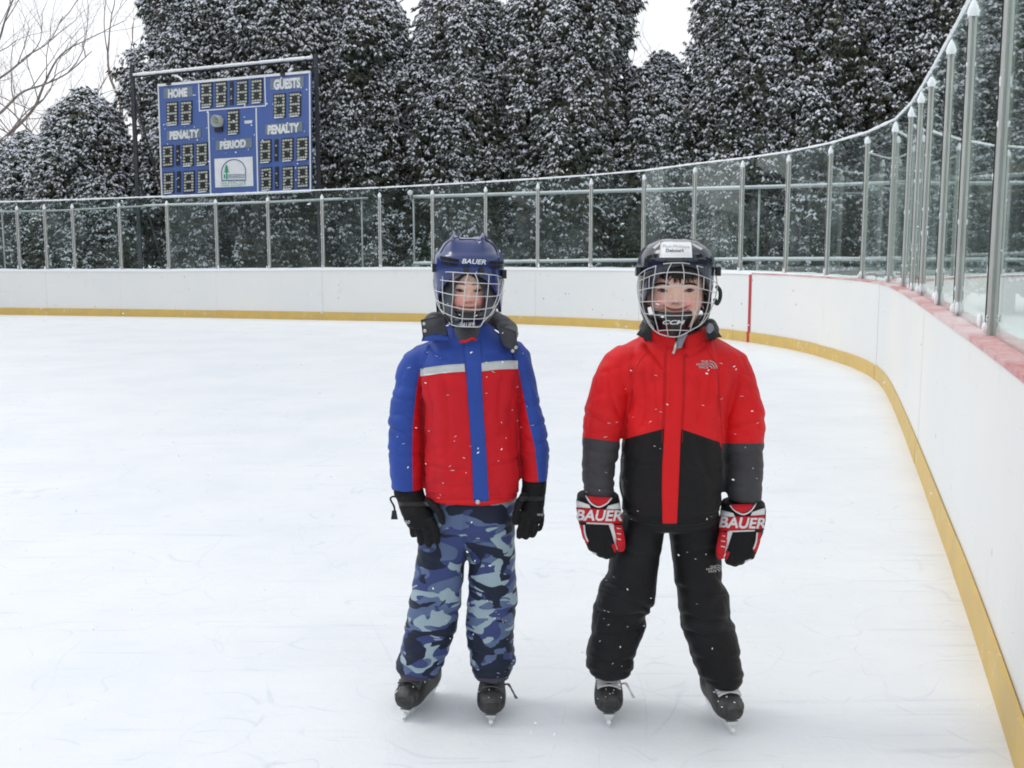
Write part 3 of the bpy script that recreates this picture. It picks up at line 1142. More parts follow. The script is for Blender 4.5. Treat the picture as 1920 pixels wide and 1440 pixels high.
for z0, z1 in ((1.2, 3.2), (3.2, 5.0)):
    G().tube([[pl[0][0], pl[0][1], z1], [pl[0][0] + 0.5, pl[0][1] + 0.5, z0 - 0.8]], 0.03, 6).build('brace', m_steel, sb, smooth=True)

# ------------------------------------------------------------------ evergreens
m_fol = mat('arborvitae_foliage', (0.040, 0.047, 0.036), rough=0.75, spec=0.2)
nf = noise_of(m_fol, 0.7, 3)
nf2 = noise_of(m_fol, 6.0, 3)
c = mixrgb(m_fol, ramp(m_fol, nf, 0.35, 0.65), (0.076, 0.096, 0.074), (0.098, 0.092, 0.068))
c = mixrgb(m_fol, mul(m_fol, ramp(m_fol, nf2, 0.45, 0.7), 0.5), c, (0.048, 0.056, 0.047))
L(m_fol, c, bsdf(m_fol).inputs['Base Color'])
m_bark = mat('bark', (0.11, 0.095, 0.08), rough=0.9, var=0.3, vscale=12, bump=0.6, bscale=40)
m_tsnow = mat('snow_on_leaves', (0.76, 0.79, 0.86), rough=0.9, spec=0.2)


def crown_profile(t, kind):
    """relative radius against relative height"""
    if kind == 0:
        return np.interp(t, [0, 0.05, 0.25, 0.65, 0.84, 0.94, 0.985, 1.0], [0.6, 0.85, 1.0, 0.96, 0.80, 0.55, 0.3, 0.03])
    return np.interp(t, [0, 0.08, 0.35, 0.7, 0.9, 1.0], [0.7, 0.95, 1.0, 0.85, 0.5, 0.04])


def evergreen(px, top_py, hw_px, Y, label, kind=0, seed=0, n=6500, snowy=0.45):
    rg = np.random.default_rng(100 + seed)
    n = int(n * 1.85)
    base = at(px, 470, Y)
    H = at(px, top_py, Y)[2]
    R = hw_px * sc(Y)
    bx = base[0]
    root = empty('evergreen_tree', (bx, Y, -0.04), label, 'tree', 'snow dusted evergreens behind the rink')
    G().tube([[bx, Y, -0.05], [bx + .03, Y, H * 0.4], [bx, Y, H * 0.9]], [0.16, 0.11, 0.03], 8).build('trunk', m_bark, root, smooth=True)
    # twiggy dark heart of the crown
    nz, na = 26, 20
    tz = np.linspace(0.03, 0.97, nz)
    an = np.linspace(0, 2 * np.pi, na, endpoint=False)
    A, TZ = np.meshgrid(an, tz, indexing='ij')
    q = np.stack([np.cos(A) * 2.2, np.sin(A) * 2.2, TZ * H * 0.8], -1).reshape(-1, 3) + seed * 5.3
    lump = (perlin(q, 1)).reshape(A.shape)
    rr = R * crown_profile(TZ, kind) * (0.70 + 0.30 * lump)
    Vc = np.stack([bx + rr * np.cos(A), Y + rr * np.sin(A), TZ * H + 0.1], -1).reshape(-1, 3)
    Fc = [grid_faces(na, nz, True), (np.arange(na) * nz + nz - 1)[None, :], (np.arange(na)[::-1] * nz)[None, :]]
    # sprays
    a = rg.uniform(0, 2 * np.pi, n * 2)
    keep = (np.sin(a) < 0.35) | (rg.random(n * 2) < 0.2)
    a = a[keep][:n]
    m_ = len(a)
    t = rg.uniform(0.02, 1, m_) ** 0.9
    prof = crown_profile(t, kind)
    ok = rg.random(m_) < (0.25 + 0.75 * prof)
    ok &= rg.random(m_) < np.where(t * H < 0.8, 0.3, np.where(t * H > 8.4, 0.35, 1.0))
    a, t, prof = a[ok], t[ok], prof[ok]
    q = np.stack([np.cos(a) * 2.2, np.sin(a) * 2.2, t * H * 0.8], -1) + seed * 5.3
    lump = perlin(q, 1)
    lump2 = perlin(q * 2.7, 2)
    dep = rg.random(len(a)) ** 2
    r = R * prof * (0.92 + 0.50 * lump + 0.26 * lump2 - 0.22 * dep) + rg.normal(0, 0.07, len(a))
    P = np.stack([bx + r * np.cos(a), Y + r * np.sin(a), t * H + 0.05 + rg.normal(0, .05, len(a))], -1)
    out_d = np.stack([np.cos(a), np.sin(a), 0 * a], -1)
    az = rg.normal(0, 0.9, len(a))
    od = np.stack([np.cos(a + az), np.sin(a + az), rg.normal(-0.05, 0.45, len(a)) + 0.5 * (t > 0.9)], -1)
    od /= np.linalg.norm(od, axis=1)[:, None]
    side = np.cross(od, np.array([0, 0, 1.0]) + rg.normal(0, 0.35, (len(a), 3)))
    side /= np.linalg.norm(side, axis=1)[:, None]
    upv = np.cross(side, od)
    size = rg.uniform(0.08, 0.19, len(a)) * min(1.05, 0.55 + 0.27 * R)
    V, F = [], []
    k0 = 0
    SV, SF, sk = [], [], 0
    clus = perlin(P * 1.5, 21) + 0.6 * perlin(P * 0.6, 22)
    hz = np.maximum(np.clip(P[:, 2] / 7.5, 0, 1.1), t * 0.85)
    psnow = np.clip(snowy * (0.62 + 1.75 * hz ** 1.3) * (1.15 - 0.8 * dep) + 1.0 * clus, 0, 0.97)
    has = rg.random(len(a)) < psnow
    for lf in range(4):
        ang = (lf - 1.5) * 0.5 + rg.normal(0, 0.12, len(a))
        d = od * np.cos(ang)[:, None] + side * np.sin(ang)[:, None] - upv * rg.uniform(0.0, 0.35, len(a))[:, None]
        ln = (size * rg.uniform(0.7, 1.1, len(a)))[:, None]
        w = side * np.cos(ang)[:, None] - od * np.sin(ang)[:, None]
        w = w * (0.20 * size)[:, None]
        b0 = P + d * ln * 0.12
        mid = P + d * ln * 0.6 + upv * (0.03)
        tip = P + d * ln - np.array([0, 0, 0.6]) * ln * 0.5
        V.append(np.stack([b0, mid + w, tip, mid - w], 1).reshape(-1, 3))
        F.append(np.arange(len(a) * 4).reshape(-1, 4) + k0)
        k0 += len(a) * 4
        if lf in (0, 1, 3):
            hs = has & (rg.random(len(a)) < 0.80)
            if hs.any():
                up2 = np.array([0, 0, 1.0])
                c0 = b0[hs] + up2 * 0.008
                c2 = tip[hs] + up2 * 0.012
                cm = mid[hs]
                ww = w[hs] * rg.uniform(0.8, 1.5, (hs.sum(), 1)) * np.array([1, 1, 0.25])
                cz_ = cm[:, 2]
                c0[:, 2] = cz_ + 0.55 * (c0[:, 2] - cz_)
                c2[:, 2] = cz_ + 0.55 * (c2[:, 2] - cz_)
                th = (0.014 + 0.026 * rg.random(hs.sum()))[:, None] * up2
                SV.append(np.stack([c0, cm + ww, c2, cm - ww, cm + th + up2 * 0.01], 1).reshape(-1, 3))
                bI = np.arange(hs.sum())[:, None] * 5 + sk
                for tri in ((0, 1, 4), (1, 2, 4), (2, 3, 4), (3, 0, 4)):
                    SF.append(bI + np.array(tri))
                sk += hs.sum() * 5
    V = np.concatenate([Vc] + V)
    F = [np.asarray(f) for f in Fc] + [f + len(Vc) for f in F]
    cr = obj('crown', V, F, m_fol, root, smooth=False)
    obj('crown_snow', np.concatenate(SV), [np.concatenate(SF)], m_tsnow, root, smooth=False, kind='stuff')


T_ = [  # px, top, half width px, Y, label, kind, n, snowy
    (-45, 290, 105, 28.5, 'low snowy evergreen at the left edge below the bare branches', 1, 4200, 0.60),
    (62, 258, 102, 29.0, 'rounded low evergreen heavy with snow under the bare branches', 1, 4200, 0.64),
    (175, 176, 108, 28.2, 'short rounded snowy evergreen just left of the scoreboard frame', 1, 5200, 0.64),
    (410, -75, 146, 28.6, 'tall evergreen behind the left half of the scoreboard', 0, 9000, 0.56),
    (560, -260, 140, 27.6, 'tall evergreen behind the right half of the scoreboard', 0, 9000, 0.50),
    (684, -50, 100, 27.2, 'evergreen next to the right post of the scoreboard', 0, 7500, 0.42),
    (862, -40, 106, 27.0, 'evergreen with narrow top above the blue helmet', 0, 8000, 0.42),
    (975, 40, 100, 27.4, 'shorter evergreen tucked between two tall ones at the middle', 0, 5000, 0.36),
    (1066, -200, 122, 26.6, 'tall evergreen left of the open gap of sky', 0, 9000, 0.40),
    (1236, 108, 100, 26.2, 'shorter evergreen below the open gap of sky', 1, 6500, 0.46),
    (1408, -260, 124, 25.6, 'tall evergreen right of the open gap of sky', 0, 9000, 0.48),
    (1550, -320, 140, 25.0, 'tall dark evergreen behind the curve of the glass', 0, 9000, 0.42),
    (1725, -340, 140, 24.2, 'dark evergreen behind the cluster of glass posts', 0, 9000, 0.38),
    (1895, -360, 145, 23.4, 'dark evergreen seen through the near right glass', 0, 9000, 0.36),
    (2080, -380, 150, 22.6, 'evergreen at the far right edge behind the glass', 0, 7000, 0.36),
]
for k, (px, tp, hw, Y, lab, kd, n, sn) in enumerate(T_):
    evergreen(px, tp, hw, Y, lab, kd, k, n, sn)

# a wood round the rest of the rink, beyond the frame (it shows in the glass)
nw, nh = 220, 9
aw = np.linspace(math.radians(132), math.radians(414), nw)
V = []
for i, a_ in enumerate(aw):
    for j in range(nh):
        t_ = j / (nh - 1)
        V.append([math.cos(a_) * (31 + 4 * math.sin(t_ * 3)), 2 + math.sin(a_) * 31, t_ * 8.0])
V = np.array(V)
lump_ = perlin(V * np.array([.35, .35, .25]), 41) * 3.0 + perlin(V * 1.1, 42) * 1.1
V[:, :2] *= (1 + lump_ / 31)[:, None]
V[:, 2] = np.where(V[:, 2] > 0.5, V[:, 2] + perlin(V * np.array([.4, .4, .1]), 43) * 3, -0.1)
o = obj('distant_wood', V, [grid_faces(nw, nh)], m_fol, None, smooth=False, kind='stuff')

# ------------------------------------------------------------------ bare trees
m_branch = mat('bare_branch', (0.32, 0.27, 0.25), rough=0.9, var=0.25, vscale=5)
m_twig = mat('bare_twig', (0.42, 0.35, 0.33), rough=0.9, var=0.2, vscale=5)


def bare_tree(x, Y, H, label, seed, lean=0.15, lim=None, spread=0.6, depth=6):
    rd = random.Random(seed)
    root = empty('bare_tree', (x, Y, -0.04), label, 'tree', 'leafless trees behind the evergreens')
    gt, gb, gw = G(), G(), G()

    def grow(p, d, ln, r, dep):
        k = 5
        pts = [p]
        for i in range(k):
            d = d + np.array([rd.gauss(0, .13), rd.gauss(0, .13), rd.gauss(0.02, .10)])
            d /= np.linalg.norm(d)
            pts.append(pts[-1] + d * ln / k)
        rr = np.linspace(r, r * 0.62, k + 1)
        tgt = gt if dep == depth else gb if dep > 2 else gw
        tgt.tube(np.array(pts), rr, 6 if dep > 3 else 4 if dep > 1 else 3)
        if dep == 0:
            return
        nb = rd.choice((2, 3)) if dep > 2 else rd.choice((2, 3, 3))
        for b in range(nb):
            at_i = k if b == 0 else rd.randint(2, k)
            ax = np.array([rd.gauss(0, 1), rd.gauss(0, 0.7), rd.gauss(0.1, .6)])
            ax /= np.linalg.norm(ax)
            nd = d + ax * (spread if b else spread * 0.5)
            nd[2] += 0.05
            nd /= np.linalg.norm(nd)
            grow(pts[at_i], nd, ln * rd.uniform(0.62, 0.82), rr[at_i] * (0.8 if b == 0 else 0.62), dep - 1)
    if lim:
        for path, r0, r1 in lim:
            pts = smooth_path([np.array(at(a_, b_, Y + c_)) for a_, b_, c_ in path], 24)
            gb.tube(pts, np.linspace(r0, r1, 24) * 0.62, 7)
            for i in range(4, 24, 3):
                dd = pts[min(i + 1, 23)] - pts[i - 1]
                dd = dd / np.linalg.norm(dd) + np.array([rd.gauss(0, .7), rd.gauss(0, .5), rd.gauss(0.25, .6)])
                grow(pts[i], dd / np.linalg.norm(dd), rd.uniform(1.0, 2.1), max(0.018, np.interp(i, [0, 23], [r0, r1]) * 0.30), 3)
        base = at(lim[0][0][0][0], lim[0][0][0][1], Y + lim[0][0][0][2])
        gt.tube(smooth_path([[base[0] - 0.6, Y, -0.05], [base[0] - 0.35, Y, base[2] * 0.5], base], 10), np.linspace(0.2, lim[0][1], 10), 9)
    else:
        grow(np.array([x, Y, -0.05]), np.array([lean, 0, 1.0]), H * 0.30, H * 0.017, depth)
    gt.build('trunk', m_branch, root, smooth=True)
    gb.build('branches', m_branch, root, smooth=True)
    gw.build('twigs', m_twig, root, smooth=True, kind='stuff')


bare_tree(at(-190, 400, 33)[0], 33, 11.5, 'large leafless tree reaching its branches in from the left edge', 5, 0.42, spread=0.7,
          lim=[([(-90, 330, 0), (-30, 290, 0), (18, 250, 0), (62, 205, 0.3), (82, 160, 0.5), (108, 110, 0.6), (142, 82, 0.8)], 0.11, 0.03),
               ([(-90, 330, 0), (-60, 255, -.4), (0, 212, -.6), (40, 174, -.8), (84, 158, -1), (128, 136, -1.2), (172, 96, -1.2)], 0.09, 0.02),
               ([(-90, 330, 0), (-75, 200, .5), (-20, 160, .6), (20, 132, .8), (52, 104, 1), (92, 78, 1), (118, 30, 1.2)], 0.08, 0.02),
               ([(-90, 330, 0), (-70, 150, -.5), (-10, 90, -.6), (12, 30, -.6), (40, -40, -.6)], 0.08, 0.03),
               ([(-90, 330, 0), (-30, 310, -.4), (30, 262, -.6), (90, 250, -.8), (150, 225, -.8)], 0.05, 0.015)])
bare_tree(at(30, 400, 44)[0], 44, 11.0, 'leafless tree with fine twigs behind the low evergreens at left', 9, 0.1, spread=0.7)
bare_tree(at(232, 400, 40)[0], 40, 13.0, 'leafless tree whose twigs show left of the scoreboard frame', 14, -0.05, spread=0.7)
bare_tree(at(770, 300, 38)[0], 38, 13.0, 'leafless tree in the small gap right of the scoreboard', 21, 0.0, spread=0.6)
bare_tree(at(1225, 300, 36)[0], 36, 12.0, 'leafless tree seen in the open gap of sky', 31, 0.05, spread=0.8)
bare_tree(at(1275, 300, 34)[0], 34, 11.5, 'brown twiggy tree at the right side of the open gap', 37, 0.0, spread=0.8)

# ================================================================== THE TWO SKATERS
m_skin = mat('skin', (0.80, 0.55, 0.45), rough=0.55, spec=0.35)
bsdf(m_skin).inputs['Subsurface Weight'].default_value = 0.12
bsdf(m_skin).inputs['Subsurface Radius'].default_value = (0.02, 0.008, 0.004)
c = mixrgb(m_skin, ramp(m_skin, noise_of(m_skin, 70, 5), 0.35, 0.7), (0.92, 0.62, 0.50), (0.86, 0.52, 0.42))
c = mixrgb(m_skin, attr(m_skin, 'blush'), c, (0.88, 0.36, 0.32))
c = mixrgb(m_skin, attr(m_skin, 'lips'), c, (0.46, 0.11, 0.11))
c = mixrgb(m_skin, attr(m_skin, 'hairline'), c, (0.05, 0.032, 0.022))
L(m_skin, c, bsdf(m_skin).inputs['Base Color'])
m_hair = mat('dark_brown_hair', (0.045, 0.026, 0.018), rough=0.5, var=0.3, vscale=60)
m_eye = mat('eye', (0.10, 0.07, 0.06), rough=0.15, spec=0.6)
c = mixrgb(m_eye, attr(m_eye, 'iris'), (0.30, 0.24, 0.22), (0.03, 0.018, 0.012))
L(m_eye, c, bsdf(m_eye).inputs['Base Color'])
m_black = mat('black_nylon', (0.007, 0.007, 0.008), rough=0.65, var=0.2, vscale=30, bump=0.15, bscale=420, sheen=0.03, spec=0.25)
m_blackknit = mat('black_fleece', (0.016, 0.016, 0.018), rough=0.9, var=0.2, vscale=40, bump=0.4, bscale=350, sheen=0.3)
m_greyfleece = mat('grey_fleece', (0.075, 0.078, 0.09), rough=0.95, var=0.15, vscale=40, bump=0.5, bscale=300, sheen=0.4)
m_slate = mat('slate_balaclava', (0.045, 0.062, 0.085), rough=0.9, var=0.15, vscale=25, bump=0.3, bscale=350, sheen=0.3)
m_reflect = mat('silver_reflective_tape', (0.58, 0.61, 0.61), rough=0.35, metal=0.1, var=0.06, vscale=20)
m_silver = mat('silver_snap', (0.55, 0.55, 0.53), rough=0.3, metal=0.8)
m_wire = mat('cage_wire', (0.58, 0.59, 0.60), rough=0.3, metal=0.15, coat=0.3)
m_wirew = mat('cage_wire_white', (0.66, 0.67, 0.68), rough=0.35, coat=0.3)
m_plastic = mat('black_plastic', (0.014, 0.014, 0.016), rough=0.35, coat=0.2)
m_whitep = mat('white_print', (0.82, 0.83, 0.84), rough=0.5)
m_blade = mat('blade_steel', (0.78, 0.81, 0.83), rough=0.3, metal=0.5)
m_holder = mat('blade_holder', (0.76, 0.79, 0.80), rough=0.4, coat=0.2)
m_lace = mat('white_lace', (0.72, 0.72, 0.74), rough=0.8, bump=0.2, bscale=600)
m_bootblack = mat('boot_black', (0.018, 0.018, 0.019), rough=0.58, var=0.3, vscale=25, bump=0.25, bscale=160, color2=(0.05, 0.05, 0.052))
m_toecap = mat('scuffed_toe_cap', (0.014, 0.014, 0.015), rough=0.45, var=0.3, vscale=40, bump=0.2, bscale=90, color2=(0.07, 0.07, 0.072))
m_bootgrey = mat('boot_grey', (0.13, 0.135, 0.14), rough=0.55, var=0.2, vscale=25)


def nylon(name):
    m = mat(name, (0.3, 0.3, 0.3), rough=0.6, sheen=0.04, spec=0.25)
    n = noise_of(m, 700, 2)
    n2 = noise_of(m, 38, 5)
    bp = N(m, 'ShaderNodeBump')
    bp.inputs['Strength'].default_value = 0.22
    bp.inputs['Distance'].default_value = 0.004
    L(m, mul(m, mul(m, n, 0.10), n2, 'ADD'), bp.inputs['Height'])
    L(m, bp.outputs[0], bsdf(m).inputs['Normal'])
    return m


m_jack1 = nylon('blue_red_nylon')
BLUE, RED1, RED2 = (0.028, 0.075, 0.36), (0.60, 0.008, 0.016), (0.72, 0.010, 0.014)
c = mixrgb(m_jack1, step(m_jack1, attr(m_jack1, 'd_red'), 0.0), BLUE, RED1)
c = mixrgb(m_jack1, mul(m_jack1, ramp(m_jack1, noise_of(m_jack1, 11, 4), 0.4, 0.75), 0.18), c, (0.02, 0.01, 0.03))
L(m_jack1, c, bsdf(m_jack1).inputs['Base Color'])
m_blueny = nylon('blue_nylon')
L(m_blueny, mixrgb(m_blueny, mul(m_blueny, noise_of(m_blueny, 14, 3), 0.15), BLUE, (0.02, 0.04, 0.2)), bsdf(m_blueny).inputs['Base Color'])
m_redny = nylon('red_nylon')
L(m_redny, mixrgb(m_redny, mul(m_redny, noise_of(m_redny, 14, 3), 0.15), RED2, (0.4, 0.005, 0.008)), bsdf(m_redny).inputs['Base Color'])
m_jack2 = nylon('red_black_nylon')
c = mixrgb(m_jack2, step(m_jack2, attr(m_jack2, 'd_black'), 0.0), RED2, (0.007, 0.007, 0.008))
c = mixrgb(m_jack2, step(m_jack2, attr(m_jack2, 'd_grey'), 0.0), c, (0.055, 0.055, 0.061))
c = mixrgb(m_jack2, mul(m_jack2, ramp(m_jack2, noise_of(m_jack2, 11, 4), 0.4, 0.75), 0.15), c, (0.03, 0.005, 0.008))
L(m_jack2, c, bsdf(m_jack2).inputs['Base Color'])

# camouflage trousers: four cloth colours cut out of warped noise
m_camo = nylon('blue_camouflage')


def camo_layer(off, scale, dist, seedv):
    tc = N(m_camo, 'ShaderNodeTexCoord')
    mp = N(m_camo, 'ShaderNodeMapping')
    mp.inputs['Location'].default_value = (seedv, seedv * 1.7, seedv * 0.6)
    mp.inputs['Rotation'].default_value = (0, math.radians(off), 0)
    mp.inputs['Scale'].default_value = (0.86, 0.45, 1.55)
    L(m_camo, tc.outputs['Object'], mp.inputs[0])
    n = N(m_camo, 'ShaderNodeTexNoise')
    n.inputs['Scale'].default_value = scale
    n.inputs['Detail'].default_value = 1.6
    n.inputs['Roughness'].default_value = 0.45
    n.inputs['Distortion'].default_value = dist
    L(m_camo, mp.outputs[0], n.inputs['Vector'])
    return n.outputs['Fac']


c = mixrgb(m_camo, step(m_camo, camo_layer(8, 13, 0.7, 2.3), 0.50), (0.100, 0.145, 0.265), (0.044, 0.062, 0.185))
c = mixrgb(m_camo, step(m_camo, camo_layer(-14, 13, 0.9, 9.1), 0.55), c, (0.31, 0.41, 0.47))
c = mixrgb(m_camo, step(m_camo, camo_layer(16, 12.5, 0.8, 5.4), 0.535), c, (0.012, 0.018, 0.040))
L(m_camo, c, bsdf(m_camo).inputs['Base Color'])
m_bpants = nylon('black_ski_nylon')
c = mixrgb(m_bpants, ramp(m_bpants, noise_of(m_bpants, 9, 4), 0.35, 0.7), (0.006, 0.006, 0.0075), (0.011, 0.011, 0.013))
L(m_bpants, c, bsdf(m_bpants).inputs['Base Color'])


def puffs(P, sx, sy, sz, amp, seed):
    """soft folds with sharper creases between them"""
    q = P * np.array([sx, sy, sz])
    w = np.stack([perlin(q * 0.6, seed + 1), perlin(q * 0.6, seed + 2), perlin(q * 0.6, seed + 3)], 1)
    n = perlin(q + 0.9 * w, seed)
    n2 = perlin(q * 2.1 + 0.5 * w, seed + 7)
    return amp * (np.abs(n) ** 0.75 * 1.5 - 0.42) + amp * 0.35 * (np.abs(n2) ** 0.8 * 1.4 - 0.35)


def seg_dist(px, py, pts):
    """distance in pixels from (px,py) to a polyline"""
    d = np.full(len(px), 1e9)
    for (xa, ya), (xb, yb) in zip(pts[:-1], pts[1:]):
        vx, vy = xb - xa, yb - ya
        t = np.clip(((px - xa) * vx + (py - ya) * vy) / (vx * vx + vy * vy), 0, 1)
        d = np.minimum(d, np.hypot(px - xa - t * vx, py - ya - t * vy))
    return d


def creases(V, Yk, strokes):
    """folds traced along lines: a sharp valley with a soft ridge on its upper side (mm, pixels)"""
    px, py = proj(V)
    fr = 1 / (1 + np.exp((V[:, 1] - Yk - 0.01) / 0.012))
    d_ = np.zeros(len(V))
    for pts, amp, w in strokes:
        xs = [p[0] for p in pts]
        ys = [p[1] for p in pts]
        sel = np.where((px > min(xs) - 4 * w) & (px < max(xs) + 4 * w) & (py > min(ys) - 4 * w) & (py < max(ys) + 4 * w))[0]
        if len(sel) == 0:
            continue
        x, y = px[sel], py[sel]
        d = seg_dist(x, y, pts)
        vert = abs(ys[-1] - ys[0]) > abs(xs[-1] - xs[0])
        if vert:
            o = np.argsort(ys)
            side = np.sign(x - np.interp(y, np.array(ys)[o], np.array(xs)[o]))
        else:
            o = np.argsort(xs)
            side = np.sign(y - np.interp(x, np.array(xs)[o], np.array(ys)[o]))
        w = w * 0.82
        r = -np.exp(-(d / (0.45 * w)) ** 2) + np.where(side < 0, 0.7, 0.25) * np.exp(-((d - 1.5 * w) / w) ** 2)
        d_[sel] += amp * 0.001 * r * fr[sel]
    return d_


def split_parts(name, V, F, nn, material, root, cls, names, attrs):
    """one cloth mesh cut along its seams; the normals run on across the cut"""
    made = {}
    for k in sorted(names):
        FF, used = [], np.zeros(len(V), bool)
        for f in F:
            fc = np.sort(cls[f], axis=1)[:, f.shape[1] // 2]
            s = f[fc == k]
            FF.append(s)
            used[s.ravel()] = True
        idx = np.cumsum(used) - 1
        par = root if k == 0 else made[0]
        o = obj(names[k], V[used], [idx[f] for f in FF], material, par, True, attrs={a: v[used] for a, v in attrs.items()})
        o.data.normals_split_custom_set_from_vertices([tuple(x) for x in nn[used]])
        made[k] = o
    return made


def skate(root, Yk, toe, heel, white_laces, label, hb=0.05, loose=True):
    """toe, heel: points of the sole line on the ice plane"""
    toe, heel = np.array(toe, float), np.array(heel, float)
    d = toe - heel
    Ln = np.linalg.norm(d)
    d = d / Ln
    s_ = np.array([-d[1], d[0]])
    Z0 = 0.058

    def P(u, w, z):
        q = heel + d * u * Ln + s_ * w
        z = z * hb / 0.06 if z <= 0.062 else z - (0.06 - hb)
        return np.array([q[0], q[1], z])
    # foot
    us = np.array([-0.06, 0.0, 0.12, 0.3, 0.5, 0.7, 0.84, 0.94, 1.0, 1.03])
    hw = np.array([0.018, 0.030, 0.034, 0.035, 0.038, 0.043, 0.042, 0.034, 0.022, 0.008])
    zb = np.array([0.080, 0.066, 0.060, 0.060, 0.060, 0.060, 0.061, 0.064, 0.070, 0.080])
    zt_ = np.array([0.125, 0.150, 0.165, 0.172, 0.160, 0.138, 0.126, 0.116, 0.104, 0.092])
    uu = np.linspace(-0.06, 1.03, 30)
    n = 26
    tt = np.linspace(0, 2 * np.pi, n, endpoint=False)
    V = []
    for u in uu:
        w, b, t = np.interp(u, us, hw), np.interp(u, us, zb), np.interp(u, us, zt_)
        cs, sn = np.cos(tt), np.sin(tt)
        x = np.sign(cs) * np.abs(cs) ** 0.75 * w
        z = (b + t) / 2 + np.sign(sn) * np.abs(sn) ** 0.75 * (t - b) / 2
        V.append([P(u, a, c_) for a, c_ in zip(x, z)])
    V = np.array(V).reshape(-1, 3)
    k = len(uu)
    I, J = np.meshgrid(np.arange(k - 1), np.arange(n), indexing='ij')
    J2 = (J + 1) % n
    F = [np.stack([I * n + J, I * n + J2, (I + 1) * n + J2, (I + 1) * n + J], -1).reshape(-1, 4), np.arange(n)[None, ::-1], (np.arange(n) + (k - 1) * n)[None, :]]
    ank = tube([P(0.20, 0, 0.11), P(0.19, 0, 0.17), P(0.17, 0, 0.22), P(0.15, 0, 0.27)], [0.042, 0.045, 0.047, 0.050], 20)
    Vb, Fb, nb = fuse([(V, F), ank], 0.0045, 3)
    bm_ = m_bootblack
    boot = obj('skate', Vb, Fb, bm_, root, True, label=label)
    bv = bvh_of(Vb, Fb)

    def onboot(u, w, z0=0.3, off=0.002):
        p = P(u, w, z0)
        h = bv.ray_cast(Vector(p), Vector((0, 0, -1)))
        if h[0] is None:
            h = bv.find_nearest(Vector(P(u, w, 0.12)))
        return np.array(h[0]) + np.array(h[1]) * off
    # toe cap
    nu, nv = 10, 12
    top = np.array([[onboot(u, w * np.interp(u, us, hw) * 0.96, 0.3, 0.0025) for w in np.linspace(-1, 1, nv)] for u in np.linspace(0.86, 1.0, nu)])
    bot = top.copy()
    bot[..., 2] -= 0.006
    Vp = np.concatenate([top.reshape(-1, 3), bot.reshape(-1, 3)])
    f = grid_faces(nu, nv)
    obj('toe_cap', Vp, [f, f[:, ::-1] + nu * nv], m_toecap, boot)
    # tongue and laces
    if white_laces:
        tg = np.array([[onboot(u, w * 0.022, 0.3, 0.006) for w in np.linspace(-1, 1, 8)] for u in np.linspace(0.42, 0.82, 8)])
        bt = tg.copy()
        bt[..., 2] -= 0.01
        obj('tongue', np.concatenate([tg.reshape(-1, 3), bt.reshape(-1, 3)]), [grid_faces(8, 8), grid_faces(8, 8)[:, ::-1] + 64], m_bootblack, boot)
    g = G()
    for i in range(4):
        u = 0.80 - i * 0.055
        for sg in (-1, 1):
            pts = [onboot(u + 0.045 * sg * w * 0.5 - 0.008, w * 0.030, 0.3, 0.0085) for w in np.linspace(-1, 1, 7)]
            g.tube(np.array(pts), 0.0030, 5)
    a = onboot(0.66, 0.036, 0.3, 0.004)
    for q in ((0.6, 1.0) if loose else ()):
        pts = smooth_path([a, a + [0.012 * q, -0.012, 0.006], a + [0.022, -0.016 * q, -0.014], a + [0.024 + .012 * q, -0.016, -0.036]], 12)
        g.tube(pts, 0.0026, 5)
    g.build('lace', m_lace if white_laces else m_bootgrey, boot, smooth=True)
    if not white_laces:
        for sg in (-1, 1):
            tg = np.array([[onboot(u, sg * w, 0.3, 0.003) for w in np.linspace(0.012, 0.034, 6)] for u in np.linspace(0.5, 0.84, 8)])
            bt = tg.copy()
            bt[..., 2] -= 0.006
            obj('side_panel', np.concatenate([tg.reshape(-1, 3), bt.reshape(-1, 3)]), [grid_faces(8, 6), grid_faces(8, 6)[:, ::-1] + 48], m_bootgrey, boot)
    # blade holder: two pillars on a runner
    g = G()
    for u0, u1 in ((-0.02, 0.30), (0.60, 0.96)):
        ring0 = np.array([P(u0, -.017, .062), P(u1, -.017, .062), P(u1, .017, .062), P(u0, .017, .062)])
        um, hf = (u0 + u1) / 2, (u1 - u0) / 2 * 0.62
        ring1 = np.array([P(um - hf, -.006, .026), P(um + hf, -.006, .026), P(um + hf, .006, .026), P(um - hf, .006, .026)])
        g.prism(ring1, ring0)
    g.prism(np.array([P(-.05, -.0055, .022), P(1.0, -.0055, .022), P(1.0, .0055, .022), P(-.05, .0055, .022)]),
            np.array([P(-.03, -.0055, .034), P(.98, -.0055, .034), P(.98, .0055, .034), P(-.03, .0055, .034)]))
    g.build('blade_holder', m_holder, boot)
    bl = [(-0.07, .022), (-0.06, .010), (-0.01, .002), (0.3, -0.001), (0.7, -0.001), (0.95, .002), (1.02, .010), (1.04, .023)]
    lo = np.array([P(u, -.0017, z) for u, z in bl])
    up = np.array([P(u, .0017, z) for u, z in bl])
    G().prism(lo, up).build('blade', m_blade, boot)
    # snow and ice shavings caught on the toe
    g = G()
    for i in range(16):
        p = onboot(random.uniform(0.45, 0.98), random.uniform(-0.036, 0.036), 0.3, 0.001)
        V_, F_ = ellipsoid(p, (random.uniform(.0015, .005), random.uniform(.0015, .004), random.uniform(.0015, .003)), 6, 4)
        g.add(V_, F_)
    g.build('boot_snow', m_snowdust, boot, smooth=True, kind='stuff')
    return boot


